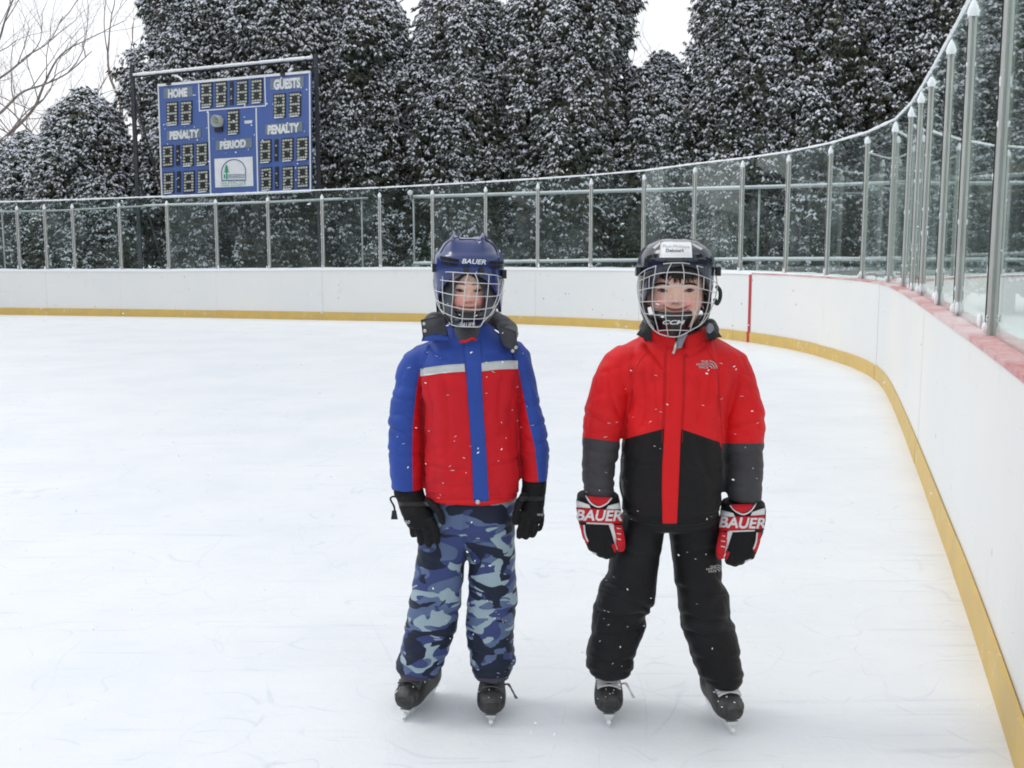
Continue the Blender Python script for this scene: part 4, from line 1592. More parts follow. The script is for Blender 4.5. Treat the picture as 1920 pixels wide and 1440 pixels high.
def body_mesh(root, cfg, Yk):
    """one continuous body: head with face, neck, trunk, arms, legs"""
    fx, hw = cfg['fx'], cfg['hw']
    top, chin, ey, ny, my = cfg['top'], cfg['chin'], cfg['eye'], cfg['nose'], cfg['mouth']
    s = sc(Yk)
    rows = [(top, fx - 14, fx + 14, .030, .02)]
    hh = chin - top
    for t, w, b, dy in ((.05, .55, .060, .018), (.14, .80, .082, .014), (.28, .97, .094, .010), (.42, 1.0, .097, .006), (.56, .98, .096, .002),
                        (.68, .93, .090, -.002), (.78, .84, .080, -.008), (.87, .72, .066, -.018), (.94, .56, .050, -.026), (1.0, .34, .026, -.034)):
        rows.append((top + t * hh, fx - hw * w, fx + hw * w, b, dy))
    head = zloft(rows, Yk, 48, 2.15, 60)
    shp = [head]
    shp.append(zloft([(chin - 30, fx - 30, fx + 30, .045, .02), (chin + 10, fx - 31, fx + 31, .045, .02), (chin + 55, fx - 40, fx + 40, .05, .02)], Yk, 24, 2, 12))
    for sg in (-1, 1):
        c0 = at(fx + sg * (hw + 1), (ey + ny) / 2 + 2, Yk + .005)
        shp.append(ellipsoid(c0, (.007, .016, .024), 14, 10))
    for rws, e in cfg['trunk']:
        shp.append(zloft(rws, Yk, 28, e, 30))
    V, F, nn = fuse(shp, 0.0033, 3)
    px, py = proj(V)
    dx = px - fx
    front = (V[:, 1] < Yk - 0.02) & (py < chin + 3) & (py > top)
    g2 = lambda a, b, sa, sb_: np.exp(-((dx - a) / sa) ** 2 - ((py - b) / sb_) ** 2)
    ed = cfg['eyedx']
    disp = 0.0 * dx
    tN = np.clip((py - (ey - 3)) / (ny - ey + 3), 0, 1)
    fall = np.clip(1 - (py - ny - 1) / 4.5, 0, 1)
    disp += np.exp(-(dx / 6.2) ** 2) * (0.003 + 0.0125 * tN ** 1.2) * np.where(py > ny + 1, fall, 1) * (py > ey - 6)
    for sg in (-1, 1):
        disp += 0.005 * g2(sg * 7.5, ny + 1, 4.5, 4.5)
        disp -= 0.0065 * g2(sg * ed, ey, 12, 6.5)
        disp += 0.0030 * g2(sg * ed, ey - 12, 17, 5)
        disp += 0.0080 * g2(sg * (hw * 0.56), ny + 2, 12, 11)
        disp -= 0.0022 * np.exp(-(((np.abs(dx) - 15 - (py - ny) * 0.35)) / 3) ** 2) * ((py > ny) & (py < my + 4)) * 0.5
    mc = my - cfg['smile'] * (np.clip(np.abs(dx), 0, 24) / 22.0) ** 2
    inm = np.exp(-(dx / cfg['mw']) ** 6)
    disp += inm * (0.0035 * np.exp(-((py - mc + 3.5) / 2.6) ** 2) + 0.004 * np.exp(-((py - mc - 3.5) / 3.0) ** 2) - 0.003 * np.exp(-((py - mc) / 1.6) ** 2))
    V[front, 1] -= disp[front]
    lips = inm * np.clip(1.25 - np.abs(py - mc) / 3.0, 0, 1) * front
    blush = (np.clip(g2(-hw * .52, ny + 2, 15, 12) + g2(hw * .52, ny + 2, 15, 12), 0, 1) * cfg['blush'] + 0.5 * g2(0, ny, 7, 6)) * front
    hl = np.zeros(len(V))
    if cfg['hair']:
        hl = np.clip((cfg['hairline'] + 3 * np.sin(dx * 0.35) - py) / 3, 0, 1) * (py > top - 5) + (V[:, 1] > Yk + .005) * np.clip((ny - py) / 3, 0, 1) * (np.abs(dx) < hw + 1)
        hl = np.clip(hl, 0, 1)
    b = obj('body', V, F, m_skin, root, True, attrs={'blush': blush, 'lips': lips, 'hairline': hl})
    vg_ = b.vertex_groups.new(name='below_neck')
    vg_.add([int(i) for i in np.where(py > chin + 22)[0]], 1.0, 'REPLACE')
    md = b.modifiers.new('thin', 'DECIMATE')
    md.ratio = 0.30
    md.vertex_group = 'below_neck'
    dg = bpy.context.evaluated_depsgraph_get()
    me2 = bpy.data.meshes.new_from_object(b.evaluated_get(dg), preserve_all_data_layers=True, depsgraph=dg)
    b.modifiers.clear()
    b.vertex_groups.clear()
    b.data = me2
    bv = bvh_of(V, F)
    for sg in (-1, 1):
        ex, eyv = fx + sg * ed, ey
        w, h_ = cfg['eyew'], cfg['eyeh']
        u = np.linspace(-1, 1, 13)
        up = [(ex + a * w, eyv - h_ * (1 - a * a) + sg * a * -1.0) for a in u]
        lo = [(ex + a * w, eyv + h_ * 0.62 * (1 - a * a) + sg * a * -1.0) for a in u]
        GX = np.array([[p[0], q[0]] for p, q in zip(up, lo)])
        GY = np.array([[p[1], q[1]] for p, q in zip(up, lo)])
        GX = np.stack([GX[:, 0] * (1 - t) + GX[:, 1] * t for t in np.linspace(0, 1, 7)], 1)
        GY = np.stack([GY[:, 0] * (1 - t) + GY[:, 1] * t for t in np.linspace(0, 1, 7)], 1)
        Vp, Fp = patch(bv, GX, GY, 0.0012, 0.004, Yk, 0.0012)
        qx, qy = proj(Vp)
        iris = np.clip(1.6 - np.hypot(qx - ex - cfg['gaze'], qy - eyv) / (w * 0.40), 0, 1)
        obj('eye', Vp, Fp, m_eye, b, attrs={'iris': iris})
        lash = np.array([cast(bv, x, y - 0.4, Yk)[0] + np.array([0, -.0022, 0]) for x, y in up])
        G().tube(lash, np.interp(np.abs(u), [0, 1], [0.0017, 0.0008]), 6).build('eyelashes', m_hair, b, smooth=True)
        lid = np.array([cast(bv, x, y - 2.6, Yk)[0] + np.array([0, -.0006, 0]) for x, y in up])
        bx = [(ex + a * (w + 5) + sg * 1, ey - cfg['browdy'] - 3.0 * (1 - (a - 0.15 * sg) ** 2) + 1.5 * a * sg) for a in np.linspace(-1, 1, 12)]
        th = np.interp(np.abs(np.linspace(-1, 1, 12)), [0, .7, 1], [2.3, 1.9, .6])
        GX = np.array([[p[0]] * 4 for p in bx])
        GY = np.array([[p[1] + t * k for k in (-1, -.33, .33, 1)] for p, t in zip(bx, th)])
        Vp, Fp = patch(bv, GX, GY, 0.0012, 0.002, Yk)
        obj('eyebrow', Vp, Fp, cfg['brow'], b)
    # nostrils
    for sg in (-1, 1):
        p, n_ = cast(bv, fx + sg * 4.2, ny + 3.6, Yk)
        V_, F_ = ellipsoid(p + np.array([0, .0005, 0]), (.0026, .0016, .0015), 8, 5)
        obj('nostril', V_, F_, cfg['nostril'], b)
    return b, bv


m_nostril = mat('nostril_shadow', (0.16, 0.05, 0.04), rough=0.9)
m_browlight = mat('light_brown_brow', (0.30, 0.17, 0.11), rough=0.8)


def helmet(root, cfg, Yk, m_shell, m_top):
    """shell with a lower front band, raised ridges, ear skirts"""
    fx, hw, top, brim, step_y = cfg['fx'], cfg['hhw'], cfg['htop'], cfg['brim'], cfg['step']
    b = cfg['hdepth']
    s = sc(Yk)
    cz = at(fx, cfg['eq'], Yk)[2]
    cx = at(fx, cfg['eq'], Yk)[0]
    H = at(fx, top, Yk)[2] - cz
    a = hw * s
    zst = at(fx, step_y, Yk - b * .8)[2]
    nph, nth = 96, 44
    ph = np.linspace(0, 2 * np.pi, nph, endpoint=False)        # 0 = +x, -pi/2 = towards the camera
    Vo = []
    for p in ph:
        fr = max(0.0, -math.sin(p))
        skirt = cfg['skirt_side'] * (1 - fr ** 1.2) + cfg['skirt_front'] * fr ** 1.2
        if math.sin(p) > 0.3:
            skirt = cfg['skirt_side'] * (1 - 0.15 * math.sin(p))
        for j in range(nth):
            t = j / (nth - 1)
            if t < 0.36:                                        # skirt, from the rim up to the widest line
                q = t / 0.36
                z = cz - skirt * s * (1 - q)
                r = 1.0 - 0.07 * (1 - q) ** 2 * (skirt / 70.0)
            else:
                el = (t - 0.36) / 0.64 * (math.pi / 2)
                ce, se = math.cos(el) ** 0.72, math.sin(el) ** 0.92
                z = cz + H * se
                r = ce
            x = math.cos(p)
            y = math.sin(p)
            ex = 2.25
            x = math.copysign(abs(x) ** (2 / ex), x)
            y = math.copysign(abs(y) ** (2 / ex), y)
            xx, yy = a * r * x, b * r * y
            # the upper shell steps in above the band
            zz = cfg['z_step_side'] * s * (1 - fr) + zst
            k = 1 / (1 + math.exp(-(z - zz) / 0.0022))
            sh = 1 - 0.075 * k * min(1, 3 * (cz + H - z) / H)
            xx *= sh
            yy *= sh
            # moulded ridges running back over the crown
            if z > zz:
                u = xx / a
                rid = math.exp(-((abs(u) - cfg['ridge_u']) / 0.085) ** 2) * cfg['ridge_h']
                rid -= math.exp(-(u / 0.20) ** 4) * cfg['ridge_h'] * 0.35
                w = min(1, (z - zz) / 0.03)
                yy += -rid * w * fr * 0.8
                z += rid * w * (0.4 + 0.6 * (z - cz) / H)
            Vo.append([cx + xx, Yk + cfg.get('hdy', 0.0) + yy, z])
    Vo = np.array(Vo)
    ctr = np.array([cx, Yk, cz])
    Vi = ctr + (Vo - ctr) * np.array([0.93, 0.93, 0.93])
    Vi[:, 2] = np.where(np.arange(len(Vi)) % nth == 0, Vo[:, 2], Vi[:, 2])
    f = grid_faces(nph, nth, True)
    rim = np.array([[i * nth, i * nth + nph * nth, ((i + 1) % nph) * nth + nph * nth, ((i + 1) % nph) * nth] for i in range(nph)])
    V = np.concatenate([Vo, Vi])
    F = [f, f[:, ::-1] + nph * nth, rim, (np.arange(nph) * nth + nth - 1)[None, :]]
    h = obj('helmet', V, F, m_shell, root, True, label=cfg['hlabel'])
    return h, bvh_of(Vo, [f])


def cage(h, cfg, Yk, wires, frame, m, origin, k, r=0.00128):
    """wires given in enlarged-photo units, on a bowed surface in front of the face"""
    fx, cw = cfg['fx'], cfg['cage_hw']

    def P(zx, zy, lift=0.0):
        px, py = origin[0] + zx / k, origin[1] + zy / k
        u = (px - fx) / cw
        v = (py - cfg['cage_top']) / (cfg['cage_bot'] - cfg['cage_top'])
        d = cfg['cage_d'] - 0.125 * abs(u) ** 2.4 + 0.024 * math.sin(min(max(v, 0), 1) * math.pi) - 0.030 * v ** 2
        return at(px, py, Yk - max(d, 0.0) - lift)
    g = G()
    gf = G()
    for i, w in enumerate(wires):
        pts = smooth_path(w, 26) if len(w) > 2 else np.array([np.array(w[0]) + (np.array(w[1]) - np.array(w[0])) * t for t in np.linspace(0, 1, 10)])
        (g).tube(np.array([P(x, y, 0.0) for x, y in pts]), r, 7)
    for w in frame:
        pts = smooth_path(w, 60)
        gf.tube(np.array([P(x, y, -0.001) for x, y in pts]), r * 1.25, 8)
    cg = gf.build('cage', m, h, smooth=True)
    return cg, g, P


def hood_tube(pts, r, ry, seed, material, name, parent, voxel=0.0045):
    V, F = tube(smooth_path(pts, 40), r, 24, ry)
    V, F, nn = fuse([(V, F)], voxel, 3)
    V = V + nn * puffs(V, 16, 16, 20, 0.006, seed)[:, None]
    return obj(name, V, F, material, parent)


def mitt(shapes, voxel, wr, seed):
    V, F, nn = fuse(shapes, voxel, 4)
    V = V + nn * puffs(V, 34, 34, 48, wr, seed)[:, None]
    return V, F


def stuck_flakes(bv, poly, n, seed, name, parent, Yk):
    rd = random.Random(seed)
    g = G()
    x0, y0, x1, y1 = poly
    for _ in range(n):
        px, py = rd.uniform(x0, x1), rd.uniform(y0, y1)
        h = bv.ray_cast(CAMV, Vector(ray(px, py)).normalized())
        if h[0] is None:
            continue
        a = rd.uniform(-0.9, 0.9)
        ln = rd.uniform(0.002, 0.0065)
        p = np.array(h[0]) + np.array(h[1]) * 0.001
        d = np.array([math.cos(a), 0, -math.sin(a) * 0.6])
        g.tube([p - d * ln, p, p + d * ln], [0.0002, rd.uniform(.0004, .0009), 0.0002], 5)
    return g.build(name, m_snowdust, parent, kind='stuff')


# ------------------------------------------------------------------ skater in blue and red
Y1 = 3.06
kid = empty('person', (*at_z(862, 1352)[:2], 0), 'child in a blue and red jacket, camouflage trousers and a blue caged helmet', 'person', 'children standing on the ice')
c1 = dict(fx=879, hw=43, top=452, chin=608, eye=546, nose=563, mouth=578, smile=4.0, mw=18, eyedx=17, eyew=8.0, eyeh=2.7, browdy=11, blush=0.95, hair=False,
          hairline=500, gaze=0.3, brow=m_browlight, nostril=m_nostril,
          trunk=[([(640, 850, 910, .05, .01), (665, 812, 950, .07, .01), (760, 815, 950, .09, 0), (900, 812, 958, .10, 0), (950, 812, 958, .09, 0)], 2.2),
                 ([(665, 776, 806, .025, 0), (790, 750, 772, .018, -.015), (905, 754, 776, .018, -.03)], 2), ([(665, 955, 984, .025, 0), (790, 984, 1006, .018, -.015), (900, 994, 1014, .018, -.03)], 2),
                 ([(960, 806, 872, .065, 0), (1100, 790, 852, .055, -.01), (1200, 775, 828, .045, .0), (1248, 775, 815, .04, .01)], 2),
                 ([(960, 892, 958, .065, 0), (1100, 895, 955, .055, -.01), (1200, 900, 948, .045, .0), (1250, 905, 943, .04, .01)], 2)])
body1, bvb = body_mesh(kid, c1, Y1)

# balaclava around the face
u = np.linspace(-np.pi, np.pi, 60, endpoint=False)
nr = 10
V = []
for a in u:
    # face opening (inner) and helmet edge (outer), in pixels: open at brow, cheeks full, closed under the chin
    ix = 878 + math.cos(a) * (31 + 9 * math.sin(a))
    iy = 556 + 40 * math.sin(a)
    for j in range(nr):
        t = j / (nr - 1)
        ox, oy = 879 + 56 * math.cos(a), 556 + 62 * math.sin(a)
        x, y = ix * (1 - t) + ox * t, iy * (1 - t) + oy * t
        d = 0.0985 - 0.085 * t ** 1.4 + (0.0 if j else 0.0) + 0.004 * math.sin(3 * a)
        V.append(at(x, y, Y1 - d * (0.94 if math.sin(a) > 0 else 1.0)))
V = np.array(V)
Vb = V + np.array([0, 0.008, 0])
f = grid_faces(60, nr, True)
rim = np.array([[i * nr, ((i + 1) % 60) * nr, ((i + 1) % 60) * nr + 600, i * nr + 600] for i in range(60)])
obj('balaclava', np.concatenate([V, Vb]), [f, f[:, ::-1] + 600, rim], m_slate, kid)

# jacket
torso = zloft([(606, 842, 918, .055, .015), (622, 832, 930, .066, .015), (638, 806, 956, .082, .012), (652, 782, 976, .096, .008), (680, 779, 984, .112, 0),
               (720, 790, 975, .122, -.004), (760, 795, 972, .128, -.005), (800, 795, 973, .130, -.006), (880, 795, 977, .136, -.008), (914, 795, 977, .136, -.008), (929, 797, 974, .128, -.008)], Y1, 56, 2.5, 70)
armL = zloft([(648, 782, 826, .050, .004), (664, 757, 824, .062, .004), (690, 746, 806, .062, 0), (725, 740, 799, .060, -.004), (760, 731, 795, .060, -.008), (790, 728, 793, .060, -.014), (850, 728, 792, .058, -.026),
              (890, 731, 793, .056, -.03), (916, 734, 795, .052, -.034)], Y1, 36, 2.1, 60)
armR = zloft([(642, 940, 978, .050, .004), (660, 944, 994, .062, .004), (690, 956, 1000, .062, 0), (725, 966, 1008, .060, -.004), (760, 971, 1014, .059, -.008), (790, 971, 1022, .058, -.014), (845, 975, 1031, .056, -.026),
              (880, 978, 1029, .055, -.03), (899, 977, 1028, .052, -.034)], Y1, 36, 2.1, 60)
V, F, nn = fuse([torso, armL, armR], 0.0040, 4)
px, py = proj(V)
axL = [(806, 655), (776, 700), (770, 725), (760, 790), (760, 850), (764, 916)]
axR = [(955, 652), (978, 700), (986, 725), (994, 790), (1003, 850), (1003, 899)]
dL, dR = seg_dist(px, py, axL), seg_dist(px, py, axR)
sleeveL = (px < np.interp(py, [640, 690, 760, 950], [806, 789, 793, 794])) & (dL < 46)
sleeveR = (px > np.interp(py, [640, 690, 760, 950], [955, 972, 970, 978])) & (dR < 46)
cls = np.where(sleeveL, 1, np.where(sleeveR, 2, 0))
amp = np.where(cls > 0, 0.0050, 0.0058)
wr = np.where(cls > 0, puffs(V + 0.25 * V[:, [2, 0, 1]], 10, 10, 12, 1, 3), puffs(V + 0.3 * V[:, [2, 0, 1]], 9, 8, 7, 1.5, 8))
soft = np.clip((944 - py) / 12, 0, 1)
cr = creases(V, Y1, [
    ([(733, 742), (760, 752), (788, 746)], 8, 8), ([(742, 715), (765, 728), (785, 722)], 5, 8), ([(728, 800), (755, 812), (786, 806)], 9, 8), ([(730, 778), (750, 776), (772, 784)], 5, 6),
    ([(729, 846), (752, 856), (787, 850)], 9, 7), ([(733, 872), (760, 878), (780, 872)], 5, 6), ([(760, 690), (745, 735)], 4, 7), ([(735, 897), (765, 903), (790, 899)], 4, 5),
    ([(976, 752), (995, 764), (1014, 758)], 7, 8), ([(980, 790), (1000, 800), (1022, 794)], 8, 8), ([(984, 822), (1005, 834), (1030, 822)], 10, 7), ([(985, 852), (1008, 858), (1030, 850)], 6, 6),
    ([(982, 880), (1005, 884), (1027, 880)], 4, 5), ([(985, 700), (992, 735)], 4, 7),
    ([(804, 720), (812, 760), (808, 800)], 5, 9), ([(966, 715), (958, 770)], 5, 9), ([(800, 872), (835, 880), (872, 878)], 5, 7), ([(925, 872), (950, 868), (972, 858)], 5, 7), ([(815, 905), (850, 912), (884, 906)], 4, 9),
    ([(835, 720), (842, 780), (838, 850)], 4, 12), ([(940, 720), (936, 790)], 4, 12), ([(812, 840), (850, 838)], 3, 9), ([(800, 640), (822, 668), (838, 672)], 5, 8), ([(955, 650), (935, 668), (915, 668)], 5, 8),
    ([(797, 926), (840, 930), (884, 930)], 4, 4), ([(918, 930), (950, 928), (976, 925)], 4, 4)])
seamd = np.minimum(np.where(py > 660, np.abs(px - np.interp(py, [640, 690, 760, 950], [806, 789, 793, 794])), 99), np.where(py > 660, np.abs(px - np.interp(py, [640, 690, 760, 950], [955, 972, 970, 978])), 99))
cr = cr * np.where(cls > 0, 0.38, 0.7)
V = V + nn * (amp * wr * (0.35 + 0.65 * soft) + cr - 0.005 * np.exp(-(seamd / 3.5) ** 2) * (V[:, 1] < Y1 + .02))[:, None]
V = laplace(V, F, 1, 0.4)
nn = normals(V, F)
if (nn * (V - V.mean(0))).sum() < 0:
    nn = -nn
px, py = proj(V)
strip_y = np.where(px < 880, np.interp(px, [786, 830, 870], [700, 693, 690]), np.interp(px, [900, 940, 972], [689, 685, 684]))
d_t = py - strip_y
bL = np.interp(py, [690, 730, 800, 850, 915], [787, 781, 774, 773, 774])
bR = np.interp(py, [680, 730, 790, 840, 900], [970, 979, 991, 1003, 1009])
frontal = np.clip((Y1 + 0.02 - V[:, 1]) * 800, -40, 40)
d_red = np.where(cls == 0, d_t, np.where(cls == 1, np.minimum(np.minimum(px - bL, py - 698), frontal), np.minimum(np.minimum(bR - px, py - 690), frontal)))
parts = split_parts('jacket', V, F, nn, m_jack1, kid, cls, {0: 'jacket', 1: 'sleeve', 2: 'sleeve'}, {'d_red': d_red})
jk = parts[0]
jk['label'] = 'blue and red winter jacket with pale reflective chest stripe'
bvj = bvh_of(V, F)
# placket, reflective tape, hem, snap
gx, gy = pgrid([(868, 640), (873, 690), (878, 760), (884, 850), (888, 950)], [(901, 640), (903, 690), (906, 760), (912, 850), (917, 950)], 9, 40)
Vp, Fp = patch(bvj, gx, gy, 0.0055, 0.003, Y1)
obj('placket', Vp, Fp, m_blueny, jk)
for le, ri in (([(788, 691), (788, 706)], [(871, 682), (872, 697)]), ([(900, 681), (901, 697)], [(971, 676), (971, 692)])):
    gx, gy = pgrid(le, ri, 22, 5)
    gy = gy - 1.5 * np.sin(np.linspace(0, np.pi, 22))[None, :]
    Vp, Fp = patch(bvj, gx, gy, 0.0028, 0.002, Y1)
    obj('reflective_stripe', Vp, Fp, m_reflect, jk)
p, n_ = cast(bvj, 896, 940, Y1)
V_, F_ = ellipsoid(p + np.array([0, -.008, 0]), (.007, .004, .007), 14, 8)
obj('snap_button', V_, F_, m_silver, jk)
gx, gy = pgrid([(795, 936), (795, 946)], [(978, 936), (978, 946)], 40, 4)
Vp, Fp = patch(bvj, gx, gy, 0.0026, 0.002, Y1)
obj('hem', Vp, Fp, m_redny, jk)
# collar
nph = 48
V = []
for i in range(nph + 1):
    a = -math.pi / 2 + 0.16 + (2 * math.pi - 0.32) * i / nph
    fr = max(0, -math.sin(a))
    for t in np.linspace(0, 1, 7):
        yy = np.interp(t, [0, 1], [652, 612 + 16 * fr])
        rx = np.interp(t, [0, 1], [60, 45]) * sc(Y1)
        ry = np.interp(t, [0, 1], [0.088, 0.066])
        c0 = at(880, yy, Y1 + 0.008)
        V.append([c0[0] + rx * math.cos(a), c0[1] + ry * math.sin(a), c0[2]])
V = np.array(V)
nn = np.stack([V[:, 0] - at(880, 630, Y1)[0], V[:, 1] - Y1, 0 * V[:, 0]], 1)
nn /= np.linalg.norm(nn, axis=1)[:, None]
V += nn * puffs(V, 20, 20, 30, 0.004, 4)[:, None]
Vi = V - nn * 0.009
f = grid_faces(nph + 1, 7)
topr = np.array([[i * 7 + 6, (i + 1) * 7 + 6, (i + 1) * 7 + 6 + len(V), i * 7 + 6 + len(V)] for i in range(nph)])
ends = np.array([[e * 7 + j, e * 7 + j + 1, e * 7 + j + 1 + len(V), e * 7 + j + len(V)] for e in (0, nph) for j in range(6)])
obj('collar', np.concatenate([V, Vi]), [f, f[:, ::-1] + len(V), topr, ends], m_blueny, jk)
V, F = tube([at(862, 641, Y1 - .085), at(874, 640, Y1 - .092), at(885, 634, Y1 - .090), at(893, 638, Y1 - .084)], 0.0035, 8)
obj('collar_lining', V, F, m_redny, jk)
V, F = zloft([(588, 848, 910, .060, .0), (612, 848, 908, .062, .0), (640, 846, 912, .070, .0)], Y1, 32, 2, 16)
obj('neck_warmer', V, F, m_greyfleece, kid)
# hood folded back, with dark flaps and press studs
hd = hood_tube([at(806, 620, Y1 - .045), at(812, 604, Y1 + .03), at(836, 594, Y1 + .10), at(880, 590, Y1 + .13), at(925, 598, Y1 + .10), at(951, 616, Y1 + .03), at(957, 638, Y1 - .05)],
               np.interp(np.linspace(0, 1, 40), [0, .15, .5, .85, 1], [.020, .028, .032, .030, .020]), np.interp(np.linspace(0, 1, 40), [0, .2, .8, 1], [.018, .024, .024, .018]), 5, m_greyfleece, 'hood', jk)


def flap(q, Yq, material, name, studs, thick=0.008, parent=None):
    n = 9
    u = np.linspace(0, 1, n)
    A, B_ = np.meshgrid(u, u, indexing='ij')
    q = np.array(q, float)
    X = (1 - A) * (1 - B_) * q[0][0] + A * (1 - B_) * q[1][0] + A * B_ * q[2][0] + (1 - A) * B_ * q[3][0]
    Y = (1 - A) * (1 - B_) * q[0][1] + A * (1 - B_) * q[1][1] + A * B_ * q[2][1] + (1 - A) * B_ * q[3][1]
    bl_ = 0.014 * np.sin(A * np.pi) * np.sin(B_ * np.pi)
    T = np.array([[at(X[i, j], Y[i, j], Yq[0] + (Yq[1] - Yq[0]) * u[j] - bl_[i, j] - 0.004) for j in range(n)] for i in range(n)])
    Bt = T + np.array([0, thick + 0.006, 0])
    m_ = n * n
    V = np.concatenate([T.reshape(-1, 3), Bt.reshape(-1, 3)])
    f = grid_faces(n, n)
    ring = [i * n for i in range(n)] + [(n - 1) * n + j for j in range(1, n)] + [i * n + n - 1 for i in range(n - 2, -1, -1)] + [j for j in range(n - 2, 0, -1)]
    side = np.array([[ring[k], ring[(k + 1) % len(ring)], ring[(k + 1) % len(ring)] + m_, ring[k] + m_] for k in range(len(ring))])
    o = obj(name, V, [f, f[:, ::-1] + m_, side], material, parent)
    for sx, sy in studs:
        i = np.argmin((X - sx) ** 2 + (Y - sy) ** 2)
        p = T.reshape(-1, 3)[i]
        g = G()
        V_, F_ = tube([p + [0, .002, 0], p + [0, -.003, 0]], [.0058, .0048], 12)
        g.add(V_, F_)
        obj('press_stud', np.concatenate(g.V), g.F, m_silver, parent)
    return o


m_flap = mat('dark_hood_flap', (0.045, 0.048, 0.06), rough=0.7, var=0.1, bump=0.2, bscale=300)
flap([(789, 600), (832, 590), (838, 628), (793, 634)], (Y1 - .075, Y1 - .085), m_flap, 'hood_flap', [(797, 606), (799, 618)], parent=jk)
flap([(795, 622), (838, 620), (842, 638), (790, 640)], (Y1 - .07, Y1 - .088), m_blueny, 'hood_edge', [], parent=jk)
flap([(930, 608), (968, 622), (972, 664), (944, 648)], (Y1 - .07, Y1 - .09), m_flap, 'hood_flap', [(968, 650), (961, 659)], parent=jk)

# trousers
legL = zloft([(945, 793, 884, .082, 0), (990, 786, 882, .086, 0), (1033, 781, 876, .084, -.004), (1084, 775, 870, .082, -.010), (1128, 766, 866, .082, -.014), (1144, 762, 864, .082, -.012),
              (1189, 755, 854, .082, -.012), (1206, 752, 848, .086, -.012), (1236, 744, 837, .094, -.012), (1247, 742, 834, .098, -.014), (1256, 746, 831, .094, -.014)], Y1, 44, 2.2, 70)
legR = zloft([(945, 880, 968, .082, 0), (988, 880, 966, .086, 0), (1061, 877, 968, .084, -.006), (1119, 876, 973, .082, -.014), (1157, 872, 966, .082, -.010),
              (1210, 875, 966, .086, -.012), (1238, 879, 968, .094, -.012), (1252, 882, 963, .098, -.016), (1261, 886, 957, .094, -.016)], Y1, 44, 2.2, 70)
pelv = zloft([(905, 800, 972, .115, -.002), (945, 794, 970, .115, -.002), (985, 790, 967, .108, -.002), (1012, 800, 955, .08, 0), (1026, 840, 915, .05, 0)], Y1, 48, 2.5, 30)
V, F, nn = fuse([legL, legR, pelv], 0.0042, 5)
px, py = proj(V)
low = np.clip((py - 1080) / 160, 0, 1)
wr = puffs(V + 0.3 * V[:, [2, 0, 1]], 8, 8, 10, 1, 31) * (0.0045 + 0.0025 * low) + puffs(V, 6, 6, 20, 1, 35) * 0.002 * np.clip((py - 1200) / 50, 0, 1)
wr = wr + 0.5 * creases(V, Y1, [
    ([(767, 1138), (805, 1150), (862, 1146)], 7, 9), ([(770, 1105), (800, 1118), (845, 1120)], 5, 9), ([(757, 1185), (800, 1200), (850, 1190)], 6, 9), ([(752, 1222), (795, 1240), (842, 1232)], 7, 8), ([(746, 1248), (785, 1258), (835, 1252)], 6, 6),
    ([(880, 1092), (920, 1104), (966, 1094)], 6, 9), ([(878, 1140), (915, 1148), (968, 1140)], 7, 9), ([(878, 1180), (920, 1192), (962, 1184)], 6, 9), ([(880, 1222), (920, 1236), (966, 1226)], 7, 8), ([(884, 1252), (920, 1260), (962, 1250)], 6, 6),
    ([(874, 960), (872, 1000), (874, 1040)], 9, 7), ([(800, 985), (835, 1005), (868, 1010)], 5, 9), ([(960, 985), (920, 1002), (884, 1006)], 5, 9), ([(800, 1050), (835, 1060)], 4, 9), ([(915, 1050), (950, 1045)], 4, 9)])
V = V + nn * wr[:, None]
V = laplace(V, F, 1, 0.4)
tro = obj('trousers', V, F, m_camo, kid, label='blue and grey camouflage snow trousers')
bvt = bvh_of(V, F)
m_hemb = mat('dark_hem_binding', (0.05, 0.045, 0.07), rough=0.8)
for le, ri in (([(746, 1262), (748, 1271)], [(834, 1271), (832, 1281)]), ([(884, 1268), (886, 1277)], [(960, 1266), (957, 1276)])):
    gx, gy = pgrid(le, ri, 24, 4)
    gy = gy + 5 * np.sin(np.linspace(0, np.pi, 24))[None, :]
    Vp, Fp = patch(bvt, gx, gy, 0.004, 0.004, Y1)
    obj('hem_binding', Vp, Fp, m_hemb, tro)

# helmet
m_h1 = mat('royal_blue_helmet', (0.018, 0.038, 0.17), rough=0.22, coat=0.5, var=0.08, vscale=8)
c1.update(hhw=66, htop=442, brim=513, eq=499, step=477, hdepth=.124, skirt_side=86, skirt_front=13, z_step_side=6, ridge_u=0.42, ridge_h=0.013, hlabel='glossy royal blue helmet with two ridges and a pale wire cage',
          cage_hw=66, cage_top=511, cage_bot=612, cage_d=.150)
h1, bvh1 = helmet(kid, c1, Y1, m_h1, m_h1)
m_vent = mat('vent_black', (0.006, 0.006, 0.008), rough=0.9)
for q in ([(826, 481), (841, 483), (841, 489), (828, 487)], [(844, 484), (860, 487), (859, 492), (844, 490)], [(828, 491), (841, 492), (842, 498), (831, 496)], [(844, 493), (858, 495), (856, 499), (845, 498)],
          [(919, 490), (929, 491), (929, 496), (919, 495)], [(931, 491), (941, 490), (941, 495), (931, 496)], [(919, 498), (929, 499), (929, 504), (920, 503)], [(931, 499), (940, 498), (939, 503), (931, 504)]):
    qm = np.mean(q, axis=0)
    q = [tuple(qm + 1.22 * (np.array(c_) - qm)) for c_ in q]
    gx, gy = pgrid([q[0], q[3]], [q[1], q[2]], 5, 4)
    Vp, Fp = patch(bvh1, gx, gy, 0.0008, 0.004, Y1)
    obj('vent', Vp, Fp, m_vent, h1)
V, F = text_on(bvh1, 'BAUER', 866, 485, 911, 494, 0.045, 0.0012, 0.25, 0.02, Y1, 0)
obj('lettering', V, F, m_whitep, h1, smooth=False)
